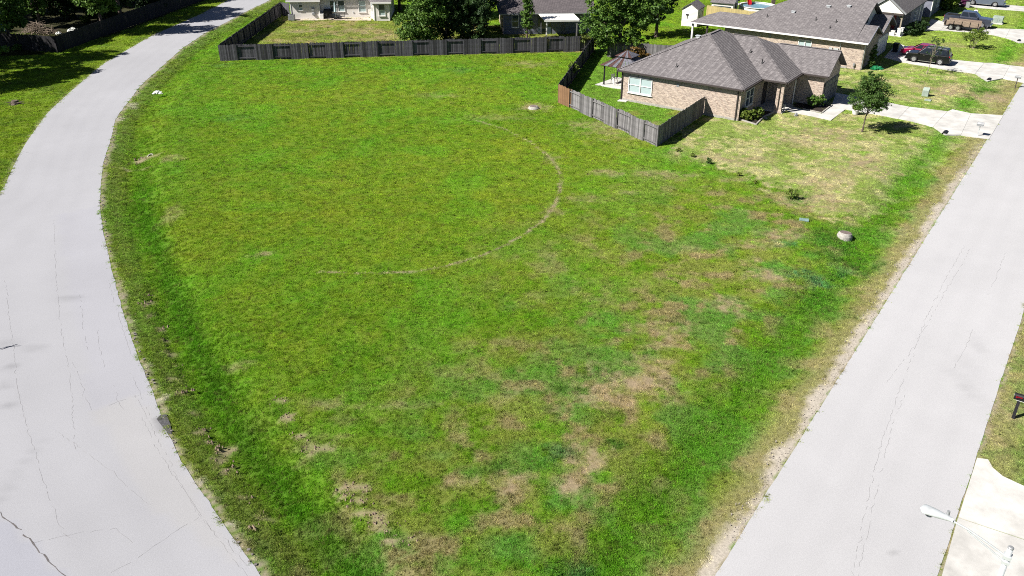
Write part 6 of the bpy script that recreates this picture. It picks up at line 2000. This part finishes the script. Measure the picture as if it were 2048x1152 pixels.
# tandem utility trailer with board sides
tr = thing('utility_trailer', 'tandem axle trailer with brown board sides parked beside the pickup', 'trailer', LW(21.6, 55.9, .03), H_OUT)
TL, TW = 4.3, 1.75
MB().box((0, 0, .58), (TL, TW, .08)).build('deck', M['trailer'], tr)
MB().beam((-TL / 2, -TW / 2 - .03, .50), (TL / 2, -TW / 2 - .03, .50), .06, .12).beam((-TL / 2, TW / 2 + .03, .50), (TL / 2, TW / 2 + .03, .50), .06, .12).beam((TL / 2, -.5, .48), (TL / 2 + 1.1, 0, .48), .08, .1).beam((TL / 2, .5, .48), (TL / 2 + 1.1, 0, .48), .08, .1).build('frame', M['black'], tr)
for sgn in (-1, 1):
    for i in range(3):
        MB().box((.12, sgn * (TW / 2 - .03), .72 + i * .205), (TL - .25, .045, .195)).build('side_board', M['trailer'], tr)
    for x in (-2.0, -1.0, 0.0, 1.0, 2.0):
        MB().box((x, sgn * (TW / 2 + .025), .85), (.06, .05, .66)).build('stake', M['black'], tr)
    for x in (-.88, .02):
        wheel(tr, x - .35, sgn * (TW / 2 + .16), .34, .20, sgn, 6)
    MB().add([(-1.72, sgn * (TW / 2 + .04), .62), (-1.5, sgn * (TW / 2 + .04), .78), (.05, sgn * (TW / 2 + .04), .78), (.28, sgn * (TW / 2 + .04), .62),
              (-1.72, sgn * (TW / 2 + .28), .62), (-1.5, sgn * (TW / 2 + .28), .78), (.05, sgn * (TW / 2 + .28), .78), (.28, sgn * (TW / 2 + .28), .62)], [(0, 1, 5, 4), (1, 2, 6, 5), (2, 3, 7, 6)]).build('fender', M['black'], tr)
for i in range(2):
    MB().box((-TL / 2 - .02, 0, .72 + i * .205), (.045, TW - .1, .195)).build('end_board', M['trailer'], tr)
MB().tube((TL / 2 + .85, 0, .05), (TL / 2 + .85, 0, .75), .035, n=8).build('jack', M['grey'], tr)

# ------------------------------------------------------------------ a person beyond the truck
pr = thing('person', 'person in a white shirt and dark trousers standing behind the pickup truck', 'person', LW(21.9, 63.4), 2.6)
J = dict(pel=(0, 0, .95), chest=(0, 0, 1.30), neck=(0, .0, 1.48), head=(0, -.01, 1.62), top=(0, 0, 1.74),
         ls=(.19, 0, 1.42), le=(.27, .02, 1.15), lw=(.29, -.08, .92), lh=(.29, -.12, .82), rs=(-.19, 0, 1.42), re=(-.27, .02, 1.15), rw=(-.27, -.10, .92), rh=(-.27, -.14, .82),
         lk=(.11, -.02, .50), la=(.12, .02, .09), lt=(.13, -.16, .04), rk=(-.11, .0, .50), ra=(-.12, .03, .09), rt=(-.13, -.15, .04), lhp=(.10, 0, .90), rhp=(-.10, 0, .90))
ks = list(J)
ed = [('pel', 'chest'), ('chest', 'neck'), ('neck', 'head'), ('head', 'top'), ('chest', 'ls'), ('ls', 'le'), ('le', 'lw'), ('lw', 'lh'), ('chest', 'rs'), ('rs', 're'), ('re', 'rw'), ('rw', 'rh'),
      ('pel', 'lhp'), ('lhp', 'lk'), ('lk', 'la'), ('la', 'lt'), ('pel', 'rhp'), ('rhp', 'rk'), ('rk', 'ra'), ('ra', 'rt')]
rad = dict(pel=.15, chest=.16, neck=.055, head=.095, top=.06, ls=.07, le=.048, lw=.034, lh=.04, rs=.07, re=.048, rw=.034, rh=.04, lhp=.095, lk=.062, la=.04, lt=.04, rhp=.095, rk=.062, ra=.04, rt=.04)
me = bpy.data.meshes.new('body')
me.from_pydata([J[k_] for k_ in ks], [(ks.index(a), ks.index(b)) for a, b in ed], [])
for m_ in ('shirt', 'jeans', 'skin', 'hair'):
    me.materials.append(M[m_])
bo = link('body', me, pr)
sk_ = bo.modifiers.new('skin', 'SKIN')
for i, k_ in enumerate(ks):
    me.skin_vertices[0].data[i].radius = (rad[k_], rad[k_])
me.skin_vertices[0].data[0].use_root = True
ss = bo.modifiers.new('sub', 'SUBSURF')
ss.levels = ss.render_levels = 2
dg = bpy.context.evaluated_depsgraph_get()
ev = bpy.data.meshes.new_from_object(bo.evaluated_get(dg))
bo.modifiers.clear()
bo.data = ev
ev.materials.clear()
for m_ in ('shirt', 'jeans', 'skin', 'hair'):
    ev.materials.append(M[m_])
for p in ev.polygons:
    c = p.center
    p.material_index = 1 if c.z < .93 and abs(c.x) < .24 else (2 if c.z > 1.50 or (abs(c.x) > .23 and c.z < 1.2) else 0)
    if c.z > 1.68 or (c.z > 1.58 and c.y > .04):
        p.material_index = 3
    p.use_smooth = True
MB().lathe([(.016, -.012), (.0, .016)], (0, -.115, 1.62), 8).build('nose', M['skin'], pr)
